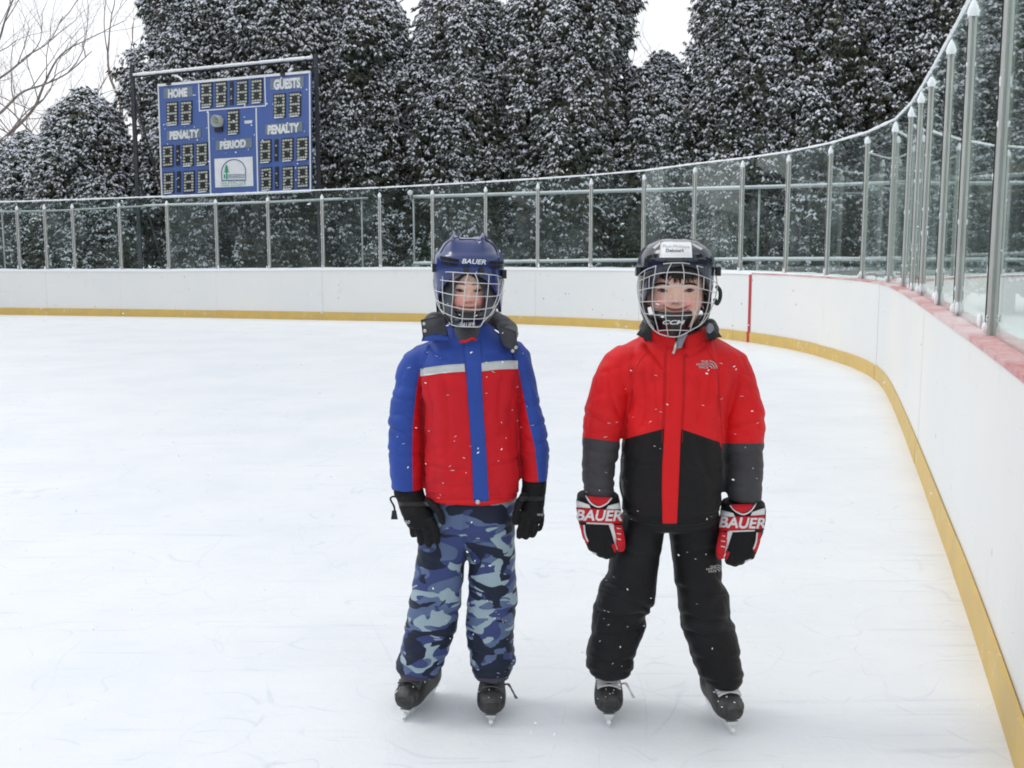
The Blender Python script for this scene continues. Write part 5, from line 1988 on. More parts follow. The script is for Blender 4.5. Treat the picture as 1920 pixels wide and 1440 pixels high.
# groove lines across the crown
for pl_ in ([(826, 474), (838, 456), (858, 445), (863, 449), (885, 449), (900, 451), (906, 447), (926, 462), (933, 478)],):
    pts = np.array([cast(bvh1, x, y, Y1)[0] for x, y in smooth_path(pl_, 40)])
    G().tube(pts, 0.0018, 6).build('shell_seam', m_vent, h1, smooth=True)
for x, y in ((874, 506), (902, 508)):
    gx, gy = pgrid([(x - 4, y - 6), (x - 4, y + 8)], [(x + 4, y - 6), (x + 4, y + 8)], 4, 5)
    Vp, Fp = patch(bvh1, gx, gy, 0.010, 0.004, Y1)
    obj('cage_clip', Vp, Fp, m_plastic, h1)
for x, y, sg in ((815, 502, -1), (946, 514, 1)):
    p = at(x, y, Y1 - .045)
    G().box(p, (0.012, 0.03, 0.024)).build('side_clip', m_plastic, h1)
W1 = [[(495, 520), (530, 490), (600, 480), (700, 482), (830, 492), (985, 497), (1050, 505), (1130, 515), (1190, 540)],
      [(497, 545), (600, 565), (700, 575), (820, 585), (940, 592), (1050, 597), (1165, 600)],
      [(500, 660), (600, 690), (690, 708), (800, 718), (930, 725), (1110, 722), (1172, 700)],
      [(510, 750), (560, 785), (640, 815), (720, 835), (800, 850), (910, 858), (1000, 850), (1080, 835), (1140, 800)],
      [(560, 850), (600, 885), (680, 922), (770, 945), (890, 950), (1000, 942), (1080, 905), (1110, 840)],
      [(590, 485), (585, 590), (585, 700), (600, 880)], [(692, 485), (692, 600), (690, 700), (675, 920), (680, 1000)],
      [(840, 495), (815, 590), (800, 760), (785, 920), (778, 1015)], [(910, 497), (940, 590), (925, 740), (910, 880), (895, 1022)],
      [(1050, 505), (1045, 600), (1030, 760), (1005, 930), (965, 1025)], [(1135, 518), (1148, 600), (1135, 720), (1085, 850)],
      [(525, 498), (522, 600), (527, 700), (560, 830)]]
FR1 = [[(495, 520), (492, 600), (500, 660), (520, 750), (560, 850), (620, 930), (665, 1000), (740, 1022), (850, 1028), (955, 1026), (995, 975), (1060, 910), (1130, 800), (1172, 690), (1198, 580), (1190, 540)]]
cg1, gw, P1 = cage(h1, c1, Y1, W1, FR1, m_wirew, (720, 420), 5.3333)
gw.build('wire', m_wirew, cg1, smooth=True, kind='stuff')


def chin_cup(parent, cfg, Yk, top_y, bot_y, xw_top, xw_bot, d0, txt, tb, cup_mat):
    fx = cfg['cup_x']
    n = 26
    m_ = 9
    V = []
    for j in range(m_):
        t = j / (m_ - 1)
        y = top_y + (bot_y - top_y) * t
        w = xw_top + (xw_bot - xw_top) * t ** 1.6
        for i in range(n):
            u = -1 + 2 * i / (n - 1)
            d = d0 - 0.075 * abs(u) ** 2.3 - 0.030 * t ** 2 + 0.006 * math.sin(t * math.pi)
            V.append(at(fx + u * w, y - 4 * u * u * (1 - t) - 8 * u * u * t, Yk - d))
    V = np.array(V)
    Vb = V + np.array([0, 0.014, 0.0])
    f = grid_faces(m_, n)
    ring = [i * n for i in range(m_)] + [(m_ - 1) * n + j for j in range(1, n)] + [i * n + n - 1 for i in range(m_ - 2, -1, -1)] + [j for j in range(n - 2, 0, -1)]
    side = np.array([[ring[k], ring[(k + 1) % len(ring)], ring[(k + 1) % len(ring)] + len(V), ring[k] + len(V)] for k in range(len(ring))])
    o = obj('chin_cup', np.concatenate([V, Vb]), [f, f[:, ::-1] + len(V), side], cup_mat, parent)
    bvc = bvh_of(V, [f])
    V, F = text_on(bvc, txt, *tb, 0.0, 0.0022, 0.3, 0.03, Yk, 0)
    obj('lettering', V, F, m_whitep, parent, smooth=False)


c1['cup_x'] = 879
chin_cup(h1, c1, Y1, 585, 613, 36, 27, .120, 'BAUER', (861, 604, 890, 613), m_plastic)
G().tube([P1(600, 900, .004), P1(640, 960, .0), P1(700, 1030, -.02)], 0.004, 6).build('chin_strap', m_plastic, h1, smooth=True)

# gloves: black ski gloves, fingers hanging
def finger(pts, dys, r, Yk):
    P = [at(x, y, Yk + d) for (x, y), d in zip(pts, dys)]
    return tube(smooth_path(P, 12), np.interp(np.linspace(0, 1, 12), [0, .85, 1], [r, r * .9, r * .62]), 12)


shp = [zloft([(908, 737, 793, .041, -.034), (925, 738, 796, .042, -.042), (938, 744, 802, .038, -.058), (960, 750, 814, .034, -.080), (978, 758, 817, .028, -.094), (988, 764, 814, .022, -.100)], Y1, 28, 2.2, 26)]
shp += [finger([(806, 972), (817, 996), (820, 1020)], (-.106, -.116, -.112), .0128, Y1), finger([(793, 978), (803, 1004), (804, 1027)], (-.100, -.114, -.108), .0128, Y1),
        finger([(779, 978), (788, 1004), (789, 1022)], (-.092, -.104, -.100), .0124, Y1), finger([(766, 970), (774, 992), (776, 1007)], (-.082, -.094, -.090), .0116, Y1),
        finger([(800, 938), (817, 952), (827, 968), (831, 984)], (-.085, -.112, -.124, -.122), .0122, Y1)]
V, F = mitt(shp, 0.0032, 0.0022, 6)
gl1 = obj('glove', V, F, m_black, kid, label='black ski glove with cord and toggle at its cuff')
bg1 = bvh_of(V, F)
V_, F_ = text_on(bg1, 'HEAD', 753, 976, 769, 982, 0.0, 0.002, 0.2, 0.02, Y1)
obj('glove_mark', V_, F_, m_reflect, gl1, smooth=False)
gx, gy = pgrid([(743, 941), (746, 949)], [(800, 941), (806, 949)], 14, 4)
Vp, Fp = patch(bg1, gx, gy, 0.003, 0.003, Y1)
obj('wrist_strap', Vp, Fp, m_blackknit, gl1)
g = G()
g.tube(smooth_path([at(746, 933, Y1 - .05), at(737, 931, Y1 - .055), at(732, 936, Y1 - .055), at(739, 950, Y1 - .05), at(740, 962, Y1 - .05)], 20), 0.0028, 6)
g.build('cord', m_rubber, gl1, smooth=True)
G().prism(np.array([at(x, y, Y1 - .055) for x, y in ((735, 957), (743, 957), (746, 974), (733, 974))]), np.array([at(x, y, Y1 - .045) for x, y in ((735, 957), (743, 957), (746, 974), (733, 974))])).build('toggle', m_rubber, gl1)
shp = [zloft([(892, 978, 1026, .040, -.034), (910, 978, 1026, .040, -.042), (930, 975, 1023, .034, -.056), (950, 974, 1021, .032, -.072), (966, 977, 1018, .028, -.084), (974, 984, 1013, .022, -.088)], Y1, 28, 2.2, 26)]
shp += [finger([(982, 958), (978, 985), (972, 1009)], (-.098, -.106, -.098), .0122, Y1), finger([(992, 962), (991, 988), (984, 1011)], (-.090, -.100, -.094), .0124, Y1),
        finger([(1003, 962), (1003, 988), (997, 1008)], (-.082, -.092, -.086), .0122, Y1), finger([(1013, 955), (1014, 978), (1009, 996)], (-.072, -.080, -.076), .0114, Y1),
        finger([(984, 925), (973, 944), (967, 966), (966, 985)], (-.090, -.110, -.120, -.120), .0116, Y1)]
V, F = mitt(shp, 0.0032, 0.0022, 16)
gl2 = obj('glove', V, F, m_black, kid, label='black ski glove hanging empty beside the camouflage trousers')
bg2 = bvh_of(V, F)
V_, F_ = text_on(bg2, 'HEAD', 1007, 963, 1018, 967, 0.0, 0.002, 0.2, 0.02, Y1)
obj('glove_mark', V_, F_, m_reflect, gl2, smooth=False)
gx, gy = pgrid([(975, 931), (975, 939)], [(1021, 931), (1020, 939)], 14, 4)
Vp, Fp = patch(bg2, gx, gy, 0.003, 0.003, Y1)
obj('wrist_strap', Vp, Fp, m_blackknit, gl2)

# skates
t1 = at_z(756, 1334, .030)[:2]
t2 = at_z(920, 1345, .030)[:2]
skate(kid, Y1, t1, t1 + np.array([0.075, 0.195]), False, 'black skate with grey side panels turned outwards', 0.030, False)
skate(kid, Y1, t2, t2 + np.array([0.006, 0.208]), False, 'black skate with grey side panels pointing straight ahead', 0.030)
stuck_flakes(bvj, (740, 650, 1015, 940), 30, 3, 'caught_snow', jk, Y1)
stuck_flakes(bvt, (910, 1120, 970, 1275), 26, 4, 'caught_snow', tro, Y1)

# ------------------------------------------------------------------ skater in red and black
Y2 = 3.02
kid2 = empty('person', (*at_z(1255, 1372)[:2], 0), 'child in a red and black jacket with hockey gloves and black trousers', 'person', 'children standing on the ice')
c2 = dict(fx=1267, hw=51, top=456, chin=622, eye=546, nose=565, mouth=582, smile=7.0, mw=26, eyedx=25.5, eyew=9.6, eyeh=3.5, browdy=11.5, blush=0.8, hair=True,
          hairline=519, gaze=0.4, brow=m_hair, nostril=m_nostril,
          trunk=[([(650, 1230, 1305, .05, .01), (675, 1195, 1345, .075, .01), (780, 1190, 1345, .09, 0), (900, 1185, 1338, .10, 0), (960, 1190, 1328, .09, 0)], 2.2),
                 ([(675, 1150, 1190, .028, 0), (800, 1118, 1152, .024, -.01), (935, 1112, 1140, .022, -.03)], 2), ([(675, 1345, 1382, .028, 0), (800, 1374, 1408, .024, -.01), (935, 1382, 1410, .022, -.03)], 2),
                 ([(975, 1175, 1240, .065, 0), (1120, 1135, 1205, .055, -.015), (1210, 1118, 1172, .045, .0), (1248, 1118, 1162, .04, .01)], 2),
                 ([(975, 1265, 1340, .065, 0), (1120, 1290, 1355, .055, -.015), (1220, 1315, 1368, .045, .0), (1258, 1328, 1372, .04, .01)], 2)])
body2, bvb2 = body_mesh(kid2, c2, Y2)
# fringe: tapered locks falling from under the helmet
g = G()
for i in range(120):
    x0 = random.gauss(1272, 24)
    if abs(x0 - 1267) > 47:
        continue
    ln = random.uniform(4, 12) * (1.5 if 1262 < x0 < 1290 else 0.9)
    x1 = x0 + random.gauss(5, 5)
    pts = []
    for t in np.linspace(0, 1, 6):
        p, n_ = cast(bvb2, x0 + (x1 - x0) * t, 508 + (ln + 7) * t, Y2)
        pts.append(p + np.array([0, -0.004 + 0.0025 * t, 0]))
    g.tube(np.array(pts), np.linspace(0.0028, 0.0007, 6), 5)
g.build('fringe', m_hair, body2, smooth=True, kind='stuff')

torso = zloft([(612, 1226, 1312, .058, .015), (628, 1208, 1332, .070, .015), (642, 1180, 1362, .088, .012), (656, 1152, 1386, .100, .008), (690, 1150, 1388, .118, 0),
               (740, 1172, 1362, .130, -.004), (790, 1168, 1357, .135, -.006), (828, 1165, 1357, .138, -.008), (880, 1162, 1358, .142, -.010), (925, 1161, 1356, .142, -.010), (952, 1165, 1344, .138, -.010), (966, 1171, 1336, .128, -.010)], Y2, 60, 2.5, 76)
armL = zloft([(648, 1160, 1215, .054, .004), (664, 1134, 1208, .066, .004), (709, 1111, 1188, .070, 0), (764, 1096, 1176, .070, -.010), (800, 1092, 1169, .070, -.018), (828, 1091, 1163, .066, -.024),
              (876, 1091, 1153, .064, -.030), (912, 1093, 1152, .060, -.040), (934, 1096, 1152, .056, -.044)], Y2, 40, 2.1, 70)
armR = zloft([(648, 1320, 1372, .054, .004), (664, 1328, 1397, .066, .004), (709, 1346, 1417, .070, 0), (764, 1350, 1432, .070, -.010), (800, 1353, 1433, .070, -.018), (830, 1357, 1432, .066, -.024),
              (876, 1363, 1430, .064, -.030), (912, 1361, 1429, .060, -.040), (938, 1364, 1428, .056, -.044)], Y2, 40, 2.1, 70)
V, F, nn = fuse([torso, armL, armR], 0.0040, 4)
px, py = proj(V)
axL = [(1185, 660), (1150, 709), (1138, 764), (1130, 800), (1126, 876), (1122, 934)]
axR = [(1345, 660), (1382, 709), (1390, 764), (1392, 800), (1394, 876), (1396, 938)]
dL, dR = seg_dist(px, py, axL), seg_dist(px, py, axR)
sleeveL = (px < np.interp(py, [640, 690, 760, 830, 990], [1196, 1186, 1180, 1166, 1158])) & (dL < 56)
sleeveR = (px > np.interp(py, [640, 690, 760, 830, 990], [1336, 1346, 1350, 1354, 1361])) & (dR < 56)
cls = np.where(sleeveL, 1, np.where(sleeveR, 2, 0))
wr = np.where(cls > 0, puffs(V + 0.25 * V[:, [2, 0, 1]], 9, 9, 10, 0.0060, 43), puffs(V + 0.3 * V[:, [2, 0, 1]], 9, 8, 6.5, 0.0095, 48))
soft = np.clip((982 - py) / 12, 0, 1)
cr = creases(V, Y2, [
    ([(1142, 700), (1148, 745), (1166, 790)], 8, 10), ([(1120, 715), (1118, 760)], 5, 10), ([(1096, 776), (1128, 790), (1162, 800)], 8, 9), ([(1094, 808), (1125, 812), (1155, 806)], 5, 7),
    ([(1096, 838), (1125, 850), (1156, 846)], 8, 8), ([(1110, 866), (1135, 874), (1156, 868)], 7, 7), ([(1094, 880), (1120, 892), (1152, 898)], 6, 8), ([(1096, 908), (1122, 918), (1150, 914)], 6, 6),
    ([(1386, 705), (1376, 750), (1362, 790)], 8, 10), ([(1405, 725), (1410, 770)], 5, 10), ([(1362, 800), (1395, 798), (1430, 786)], 8, 9), ([(1366, 818), (1400, 816), (1430, 812)], 5, 7),
    ([(1362, 850), (1395, 856), (1430, 846)], 7, 8), ([(1370, 876), (1400, 886), (1428, 880)], 6, 8), ([(1364, 905), (1392, 914), (1427, 908)], 6, 7),
    ([(1186, 668), (1182, 715), (1184, 770)], 8, 8), ([(1350, 668), (1352, 720), (1348, 775)], 8, 8), ([(1208, 700), (1214, 760), (1206, 800)], 6, 12), ([(1228, 690), (1234, 770)], 4, 12), ([(1315, 715), (1310, 790)], 5, 12), ([(1335, 700), (1328, 760)], 5, 10),
    ([(1212, 650), (1232, 672), (1244, 690)], 6, 9), ([(1320, 648), (1304, 662), (1286, 668)], 6, 9), ([(1180, 860), (1200, 872), (1236, 870)], 4, 11), ([(1170, 905), (1205, 918), (1240, 914)], 4, 11), ([(1280, 880), (1315, 890), (1350, 880)], 4, 11),
    ([(1280, 930), (1315, 938), (1350, 926)], 4, 11), ([(1166, 958), (1205, 967), (1240, 969)], 4, 4), ([(1272, 969), (1310, 966), (1344, 960)], 4, 4), ([(1160, 690), (1130, 700)], 4, 9), ([(1375, 690), (1402, 705)], 4, 9)])
seamd = np.minimum(np.where(py > 690, np.abs(px - np.interp(py, [640, 690, 760, 830, 990], [1196, 1186, 1180, 1166, 1158])), 99), np.where(py > 690, np.abs(px - np.interp(py, [640, 690, 760, 830, 990], [1336, 1346, 1350, 1354, 1361])), 99))
cr = cr * np.where(cls > 0, 0.42, 0.8)
V = V + nn * (wr * (0.35 + 0.65 * soft) + cr - 0.005 * np.exp(-(seamd / 4) ** 2) * (V[:, 1] < Y2 + .02))[:, None]
V = laplace(V, F, 1, 0.4)
nn = normals(V, F)
if (nn * (V - V.mean(0))).sum() < 0:
    nn = -nn
px, py = proj(V)
peak = np.where(px < 1258, np.interp(px, [1160, 1240, 1258], [826, 805, 800]), np.interp(px, [1258, 1279, 1352], [800, 805, 830]))
d_black = np.where(cls == 0, py - peak, -20)
d_grey = np.where(cls == 1, py - np.interp(px, [1092, 1166], [820, 829]), np.where(cls == 2, py - 831, -20))
parts = split_parts('jacket', V, F, nn, m_jack2, kid2, cls, {0: 'jacket', 1: 'sleeve', 2: 'sleeve'}, {'d_black': d_black, 'd_grey': d_grey})
jk2 = parts[0]
jk2['label'] = 'red ski jacket with black lower half and grey forearms'
bvj2 = bvh_of(V, F)
gx, gy = pgrid([(1249, 652), (1247, 740), (1244, 830), (1241, 900), (1242, 989)], [(1281, 652), (1280, 740), (1276, 830), (1273, 900), (1269, 989)], 9, 44)
Vp, Fp = patch(bvj2, gx, gy, 0.0055, 0.003, Y2)
obj('placket', Vp, Fp, m_redny, jk2)
gx, gy = pgrid([(1166, 966), (1167, 974)], [(1241, 976), (1241, 984)], 20, 4)
Vp, Fp = patch(bvj2, gx, gy, 0.0026, 0.002, Y2)
obj('hem', Vp, Fp, m_black, jk2)
gx, gy = pgrid([(1271, 977), (1271, 985)], [(1342, 968), (1341, 976)], 20, 4)
Vp, Fp = patch(bvj2, gx, gy, 0.0026, 0.002, Y2)
obj('hem', Vp, Fp, m_black, jk2)
# chest mark: three short lines of lettering and a half dome
m_mark = mat('grey_embroidery', (0.42, 0.42, 0.43), rough=0.6)


def face_mark(bv, x, y, s_, parent, Yk, m, sl=0.0):
    for w, (xa, xb), (ya, yb) in (('THE', (6, 20), (0, 4.6)), ('NORTH', (-2, 20), (5.2, 9.8)), ('FACE', (3, 20), (10.4, 15))):
        V, F = text_on(bv, w, x + xa * s_, y + ya * s_, x + xb * s_, y + yb * s_, sl, 0.0016, 0, 0.03, Yk)
        obj('lettering', V, F, m, parent, smooth=False)
    g = G()
    for r0 in (5.0, 9.5, 14.0):
        pts = np.array([cast(bv, x + (21.5 + r0 * math.sin(a)) * s_, y + (15 - r0 * math.cos(a)) * s_ + sl * 25 * s_, Yk)[0] + [0, -.0015, 0] for a in np.linspace(0.02, math.pi / 2, 10)])
        g.tube(pts, 0.0019 * s_, 5)
    g.build('half_dome_mark', m, parent, smooth=True, kind='stuff')


face_mark(bvj2, 1308, 676, 1.0, jk2, Y2, m_mark)
# stand collar (open at the front), grey lining, zip pull
nph = 48
V = []
for i in range(nph + 1):
    a = -math.pi / 2 + 0.12 + (2 * math.pi - 0.30) * i / nph
    fr = max(0, -math.sin(a))
    for t in np.linspace(0, 1, 7):
        yy = np.interp(t, [0, 1], [662, 612 + 14 * fr ** 3])
        rx = np.interp(t, [0, 1], [66, 56]) * sc(Y2)
        ry = np.interp(t, [0, 1], [0.102, 0.086])
        c0 = at(1268, yy, Y2 + 0.004)
        V.append([c0[0] + rx * math.cos(a), c0[1] + ry * math.sin(a), c0[2]])
V = np.array(V)
nn = np.stack([V[:, 0] - at(1268, 630, Y2)[0], V[:, 1] - Y2, 0 * V[:, 0]], 1)
nn /= np.linalg.norm(nn, axis=1)[:, None]
V += nn * puffs(V, 22, 22, 26, 0.005, 4)[:, None]
Vi = V - nn * 0.010
f = grid_faces(nph + 1, 7)
topr = np.array([[i * 7 + 6, (i + 1) * 7 + 6, (i + 1) * 7 + 6 + len(V), i * 7 + 6 + len(V)] for i in range(nph)])
ends = np.array([[e * 7 + j, e * 7 + j + 1, e * 7 + j + 1 + len(V), e * 7 + j + len(V)] for e in (0, nph) for j in range(6)])
obj('collar', np.concatenate([V, Vi]), [f, f[:, ::-1] + len(V), topr, ends], m_redny, jk2)
m_lining = mat('grey_lining', (0.25, 0.26, 0.30), rough=0.7)
flap([(1272, 629), (1290, 624), (1278, 652), (1267, 655)], (Y2 - .098, Y2 - .116), m_lining, 'collar_lining', [], 0.003, parent=jk2)
G().tube([at(1268, 641, Y2 - .122), at(1266, 652, Y2 - .126), at(1262, 663, Y2 - .130)], [.0030, .0036, .0048], 6).build('zip_pull', m_silver, jk2, smooth=True)
V, F = zloft([(600, 1232, 1304, .066, .0), (640, 1228, 1310, .072, .0)], Y2, 32, 2, 10)
obj('neck_warmer', V, F, m_blackknit, kid2)
hd2 = hood_tube([at(1211, 630, Y2 - .055), at(1212, 612, Y2 + .02), at(1232, 600, Y2 + .10), at(1268, 594, Y2 + .13), at(1308, 600, Y2 + .10), at(1332, 612, Y2 + .02), at(1338, 628, Y2 - .055)],
                np.interp(np.linspace(0, 1, 40), [0, .15, .5, .85, 1], [.011, .021, .028, .021, .011]), .018, 15, m_blackknit, 'hood', jk2)
flap([(1204, 614), (1220, 602), (1222, 642), (1194, 628)], (Y2 - .075, Y2 - .095), m_blackknit, 'hood_edge', [], parent=jk2)
flap([(1322, 596), (1336, 606), (1354, 632), (1326, 636)], (Y2 - .06, Y2 - .09), m_blackknit, 'hood_edge', [], parent=jk2)
V_, F_ = ellipsoid(at(1331, 616, Y2 - .09), (.011, .009, .015), 12, 8)
obj('cord_lock', V_, F_, mat('grey_cord_lock', (0.22, 0.23, 0.28), 0.4), jk2)

# trousers
legL = zloft([(965, 1165, 1250, .085, 0), (989, 1158, 1246, .088, 0), (1041, 1143, 1237, .086, -.006), (1075, 1140, 1233, .086, -.014), (1090, 1128, 1232, .088, -.020), (1115, 1118, 1229, .088, -.022),
              (1132, 1114, 1226, .086, -.018), (1151, 1110, 1211, .078, -.006), (1172, 1108, 1214, .086, .004), (1190, 1106, 1206, .086, -.004), (1216, 1099, 1193, .090, -.008), (1238, 1096, 1189, .096, -.012), (1248, 1097, 1187, .098, -.014), (1256, 1102, 1183, .094, -.014)], Y2, 44, 2.2, 80)
legR = zloft([(965, 1251, 1350, .085, 0), (989, 1253, 1352, .088, 0), (1056, 1260, 1354, .086, -.008), (1088, 1265, 1354, .084, -.016), (1111, 1271, 1366, .088, -.022), (1151, 1273, 1369, .086, -.016),
              (1162, 1273, 1374, .080, -.006), (1180, 1275, 1380, .086, .002), (1206, 1286, 1386, .086, -.004), (1240, 1297, 1391, .094, -.010), (1262, 1308, 1392, .098, -.014), (1272, 1315, 1388, .094, -.014)], Y2, 44, 2.2, 80)
pelv = zloft([(925, 1172, 1346, .120, -.002), (965, 1166, 1350, .116, -.002), (982, 1172, 1340, .10, -.002), (990, 1215, 1300, .05, 0)], Y2, 48, 2.5, 24)
V, F, nn = fuse([legL, legR, pelv], 0.0042, 5)
px, py = proj(V)
kn = np.exp(-((py - 1140) / 55) ** 2)
wr = puffs(V + 0.3 * V[:, [2, 0, 1]], 8, 8, 9, 0.0062, 61) * (0.8 + 0.4 * kn) + puffs(V, 6, 6, 17, 0.003, 65) * (0.2 + np.clip((py - 1220) / 50, 0, 1))
wr = wr + 0.5 * creases(V, Y2, [
    ([(1128, 1108), (1165, 1124), (1222, 1142)], 10, 9), ([(1116, 1146), (1160, 1158), (1208, 1152)], 12, 9), ([(1140, 1092), (1165, 1102), (1195, 1104)], 6, 8), ([(1110, 1185), (1150, 1194), (1204, 1178)], 7, 10),
    ([(1100, 1232), (1140, 1246), (1188, 1236)], 8, 8), ([(1100, 1256), (1140, 1266), (1184, 1260)], 6, 6), ([(1150, 1020), (1190, 1040), (1232, 1042)], 5, 12),
    ([(1274, 1100), (1315, 1114), (1360, 1112)], 9, 9), ([(1275, 1150), (1320, 1166), (1368, 1160)], 8, 9), ([(1282, 1182), (1320, 1196), (1376, 1184)], 11, 9), ([(1300, 1232), (1345, 1244), (1388, 1232)], 7, 9),
    ([(1310, 1272), (1350, 1284), (1390, 1272)], 8, 7), ([(1340, 1075), (1352, 1090), (1362, 1104)], 6, 8), ([(1264, 1020), (1300, 1034), (1345, 1030)], 5, 12)])
V = V + nn * wr[:, None]
V = laplace(V, F, 1, 0.4)
tro2 = obj('trousers', V, F, m_bpants, kid2, label='baggy black ski trousers')
bvt2 = bvh_of(V, F)
face_mark(bvt2, 1326, 1061, 0.85, tro2, Y2, m_mark, -0.12)

# helmet
m_h2 = mat('midnight_black_helmet', (0.010, 0.014, 0.036), rough=0.2, coat=0.6, var=0.05)
c2.update(hhw=70, htop=447, brim=496, eq=494, step=462, hdepth=.128, skirt_side=95, skirt_front=3, z_step_side=8, ridge_u=0.5, ridge_h=0.006, hlabel='glossy black helmet with a white name sticker and wire cage',
          cage_hw=76, cage_top=494, cage_bot=631, cage_d=.155)
h2, bvh2 = helmet(kid2, c2, Y2, m_h2, m_h2)
gx, gy = pgrid([(1239, 452), (1236, 483)], [(1296, 452), (1298, 483)], 14, 9)
gx = gx + (gy < 454) * np.where(gx < 1268, 2, -2)
Vp, Fp = patch(bvh2, gx, gy, 0.0012, 0.003, Y2)
stk = obj('name_sticker', Vp, Fp, mat('white_sticker', (0.80, 0.81, 0.83), 0.45), h2, label='white name sticker across the front of the helmet')
m_ink = mat('grey_ink', (0.10, 0.10, 0.11), rough=0.6)
m_ink2 = mat('faded_ink', (0.42, 0.42, 0.44), rough=0.6)
V, F = text_on(bvh2, 'Paul-Philippe', 1243, 459, 1293, 466, 0.03, 0.0026, 0, 0.0, Y2)
obj('lettering', V, F, m_ink2, h2, smooth=False)
V, F = text_on(bvh2, 'Delcourt', 1249, 467, 1282, 473, -0.01, 0.0026, 0, 0.02, Y2)
obj('lettering', V, F, m_ink, h2, smooth=False)
for q in ([(1212, 481), (1222, 477), (1224, 483), (1214, 488)], [(1224, 477), (1233, 476), (1232, 483), (1226, 484)], [(1208, 490), (1222, 486), (1231, 486), (1212, 493)],
          [(1304, 479), (1314, 476), (1320, 481), (1308, 484)], [(1322, 482), (1331, 484), (1332, 489), (1325, 488)], [(1306, 487), (1318, 486), (1330, 492), (1318, 493)]):
    gx, gy = pgrid([q[0], q[3]], [q[1], q[2]], 5, 4)
    Vp, Fp = patch(bvh2, gx, gy, 0.0008, 0.004, Y2)
    obj('vent', Vp, Fp, m_vent, h2)
m_h2l = mat('pale_shell_reflection', (0.55, 0.55, 0.56), rough=0.3, coat=0.4)  # pale patches beside the sticker: the crown's white reflection, put in as colour
for le, ri in (([(1224, 464), (1228, 467)], [(1238, 452), (1238, 457)]), ([(1298, 455), (1298, 459)], [(1318, 466), (1314, 469)])):
    gx, gy = pgrid(le, ri, 8, 4)
    Vp, Fp = patch(bvh2, gx, gy, 0.0008, 0.003, Y2)
    obj('shell_reflection', Vp, Fp, m_h2l, h2)
for x in (1247, 1287):
    V_, F_ = ellipsoid(cast(bvh2, x, 489, Y2)[0], (.005, .003, .005), 12, 6)
    obj('screw', V_, F_, m_plastic, h2)
gx, gy = pgrid([(1244, 492), (1244, 498)], [(1293, 492), (1293, 498)], 16, 4)
Vp, Fp = patch(bvh2, gx, gy, 0.007, 0.004, Y2)
obj('cage_clip', Vp, Fp, m_plastic, h2)
for x, y in ((1196, 509), (1346, 509)):
    G().box(at(x, y, Y2 - .045), (0.012, 0.03, 0.024)).build('side_clip', m_plastic, h2)
# inside padding under the brim and beside the cheeks
V, F = tube(smooth_path([at(1208, 548, Y2 - .03), at(1212, 520, Y2 - .06), at(1235, 507, Y2 - .094), at(1267, 504, Y2 - .106), at(1299, 507, Y2 - .094), at(1322, 520, Y2 - .06), at(1326, 548, Y2 - .03)], 40), 0.011, 10, 0.012)
obj('brow_padding', V, F, m_blackknit, h2)
for sg in (-1, 1):
    V, F = tube(smooth_path([at(1267 + sg * 58, 530, Y2 - .02), at(1267 + sg * 60, 570, Y2 - .022), at(1267 + sg * 54, 598, Y2 - .04), at(1267 + sg * 40, 612, Y2 - .065)], 24), [0.010] * 24, 10, 0.016)
    obj('ear_guard', V, F, m_plastic, h2)
pts = smooth_path([at(1343, 536, Y2 - .02), at(1350, 545, Y2 - .02), at(1350, 560, Y2 - .02), at(1344, 570, Y2 - .025), at(1340, 560, Y2 - .025)], 20)
G().tube(pts, 0.0055, 8).build('strap_loop', m_plastic, h2, smooth=True)
W2 = [[(470, 512), (540, 458), (660, 410)], [(740, 390), (830, 380), (960, 378), (1040, 390)], [(1120, 408), (1260, 455), (1335, 520)],
      [(470, 580), (640, 510), (780, 485), (960, 485), (1130, 510), (1260, 560), (1335, 600)], [(455, 690), (600, 660), (770, 648), (970, 645), (1130, 660), (1260, 690), (1335, 715)],
      [(470, 815), (620, 812), (770, 808), (960, 808), (1140, 815), (1310, 832)], [(520, 945), (640, 962), (780, 970), (950, 970), (1100, 962), (1255, 945)], [(680, 1140), (780, 1135), (930, 1135), (1040, 1140)],
      [(535, 460), (520, 580), (510, 700), (510, 850), (560, 1000), (640, 1125)], [(660, 407), (638, 560), (620, 700), (620, 850), (650, 1000), (690, 1160)], [(835, 380), (790, 480), (772, 640), (768, 800), (768, 960), (780, 1100), (800, 1203)],
      [(955, 378), (975, 490), (972, 640), (968, 800), (960, 960), (940, 1100), (920, 1200)], [(1120, 408), (1140, 510), (1135, 700), (1115, 900), (1090, 980), (1040, 1145)],
      [(1260, 455), (1270, 600), (1255, 800), (1200, 1000), (1140, 1090)], [(585, 535), (582, 600), (580, 660)], [(1200, 535), (1198, 600), (1195, 668)]]
FR2 = [[(470, 512), (455, 580), (450, 660), (462, 780), (500, 900), (550, 1010), (605, 1100), (680, 1165), (760, 1195), (850, 1210), (930, 1200), (1000, 1165), (1080, 1120), (1180, 1060), (1255, 950), (1315, 810), (1345, 680), (1345, 580), (1335, 520)]]
cg2, gw, P2 = cage(h2, c2, Y2, W2, FR2, m_wire, (1120, 430), 6.0)
gw.build('wire', m_wire, cg2, smooth=True, kind='stuff')
c2['cup_x'] = 1265
chin_cup(h2, c2, Y2, 586, 628, 40, 27, .126, 'CCM', (1243, 600, 1284, 608), m_plastic)

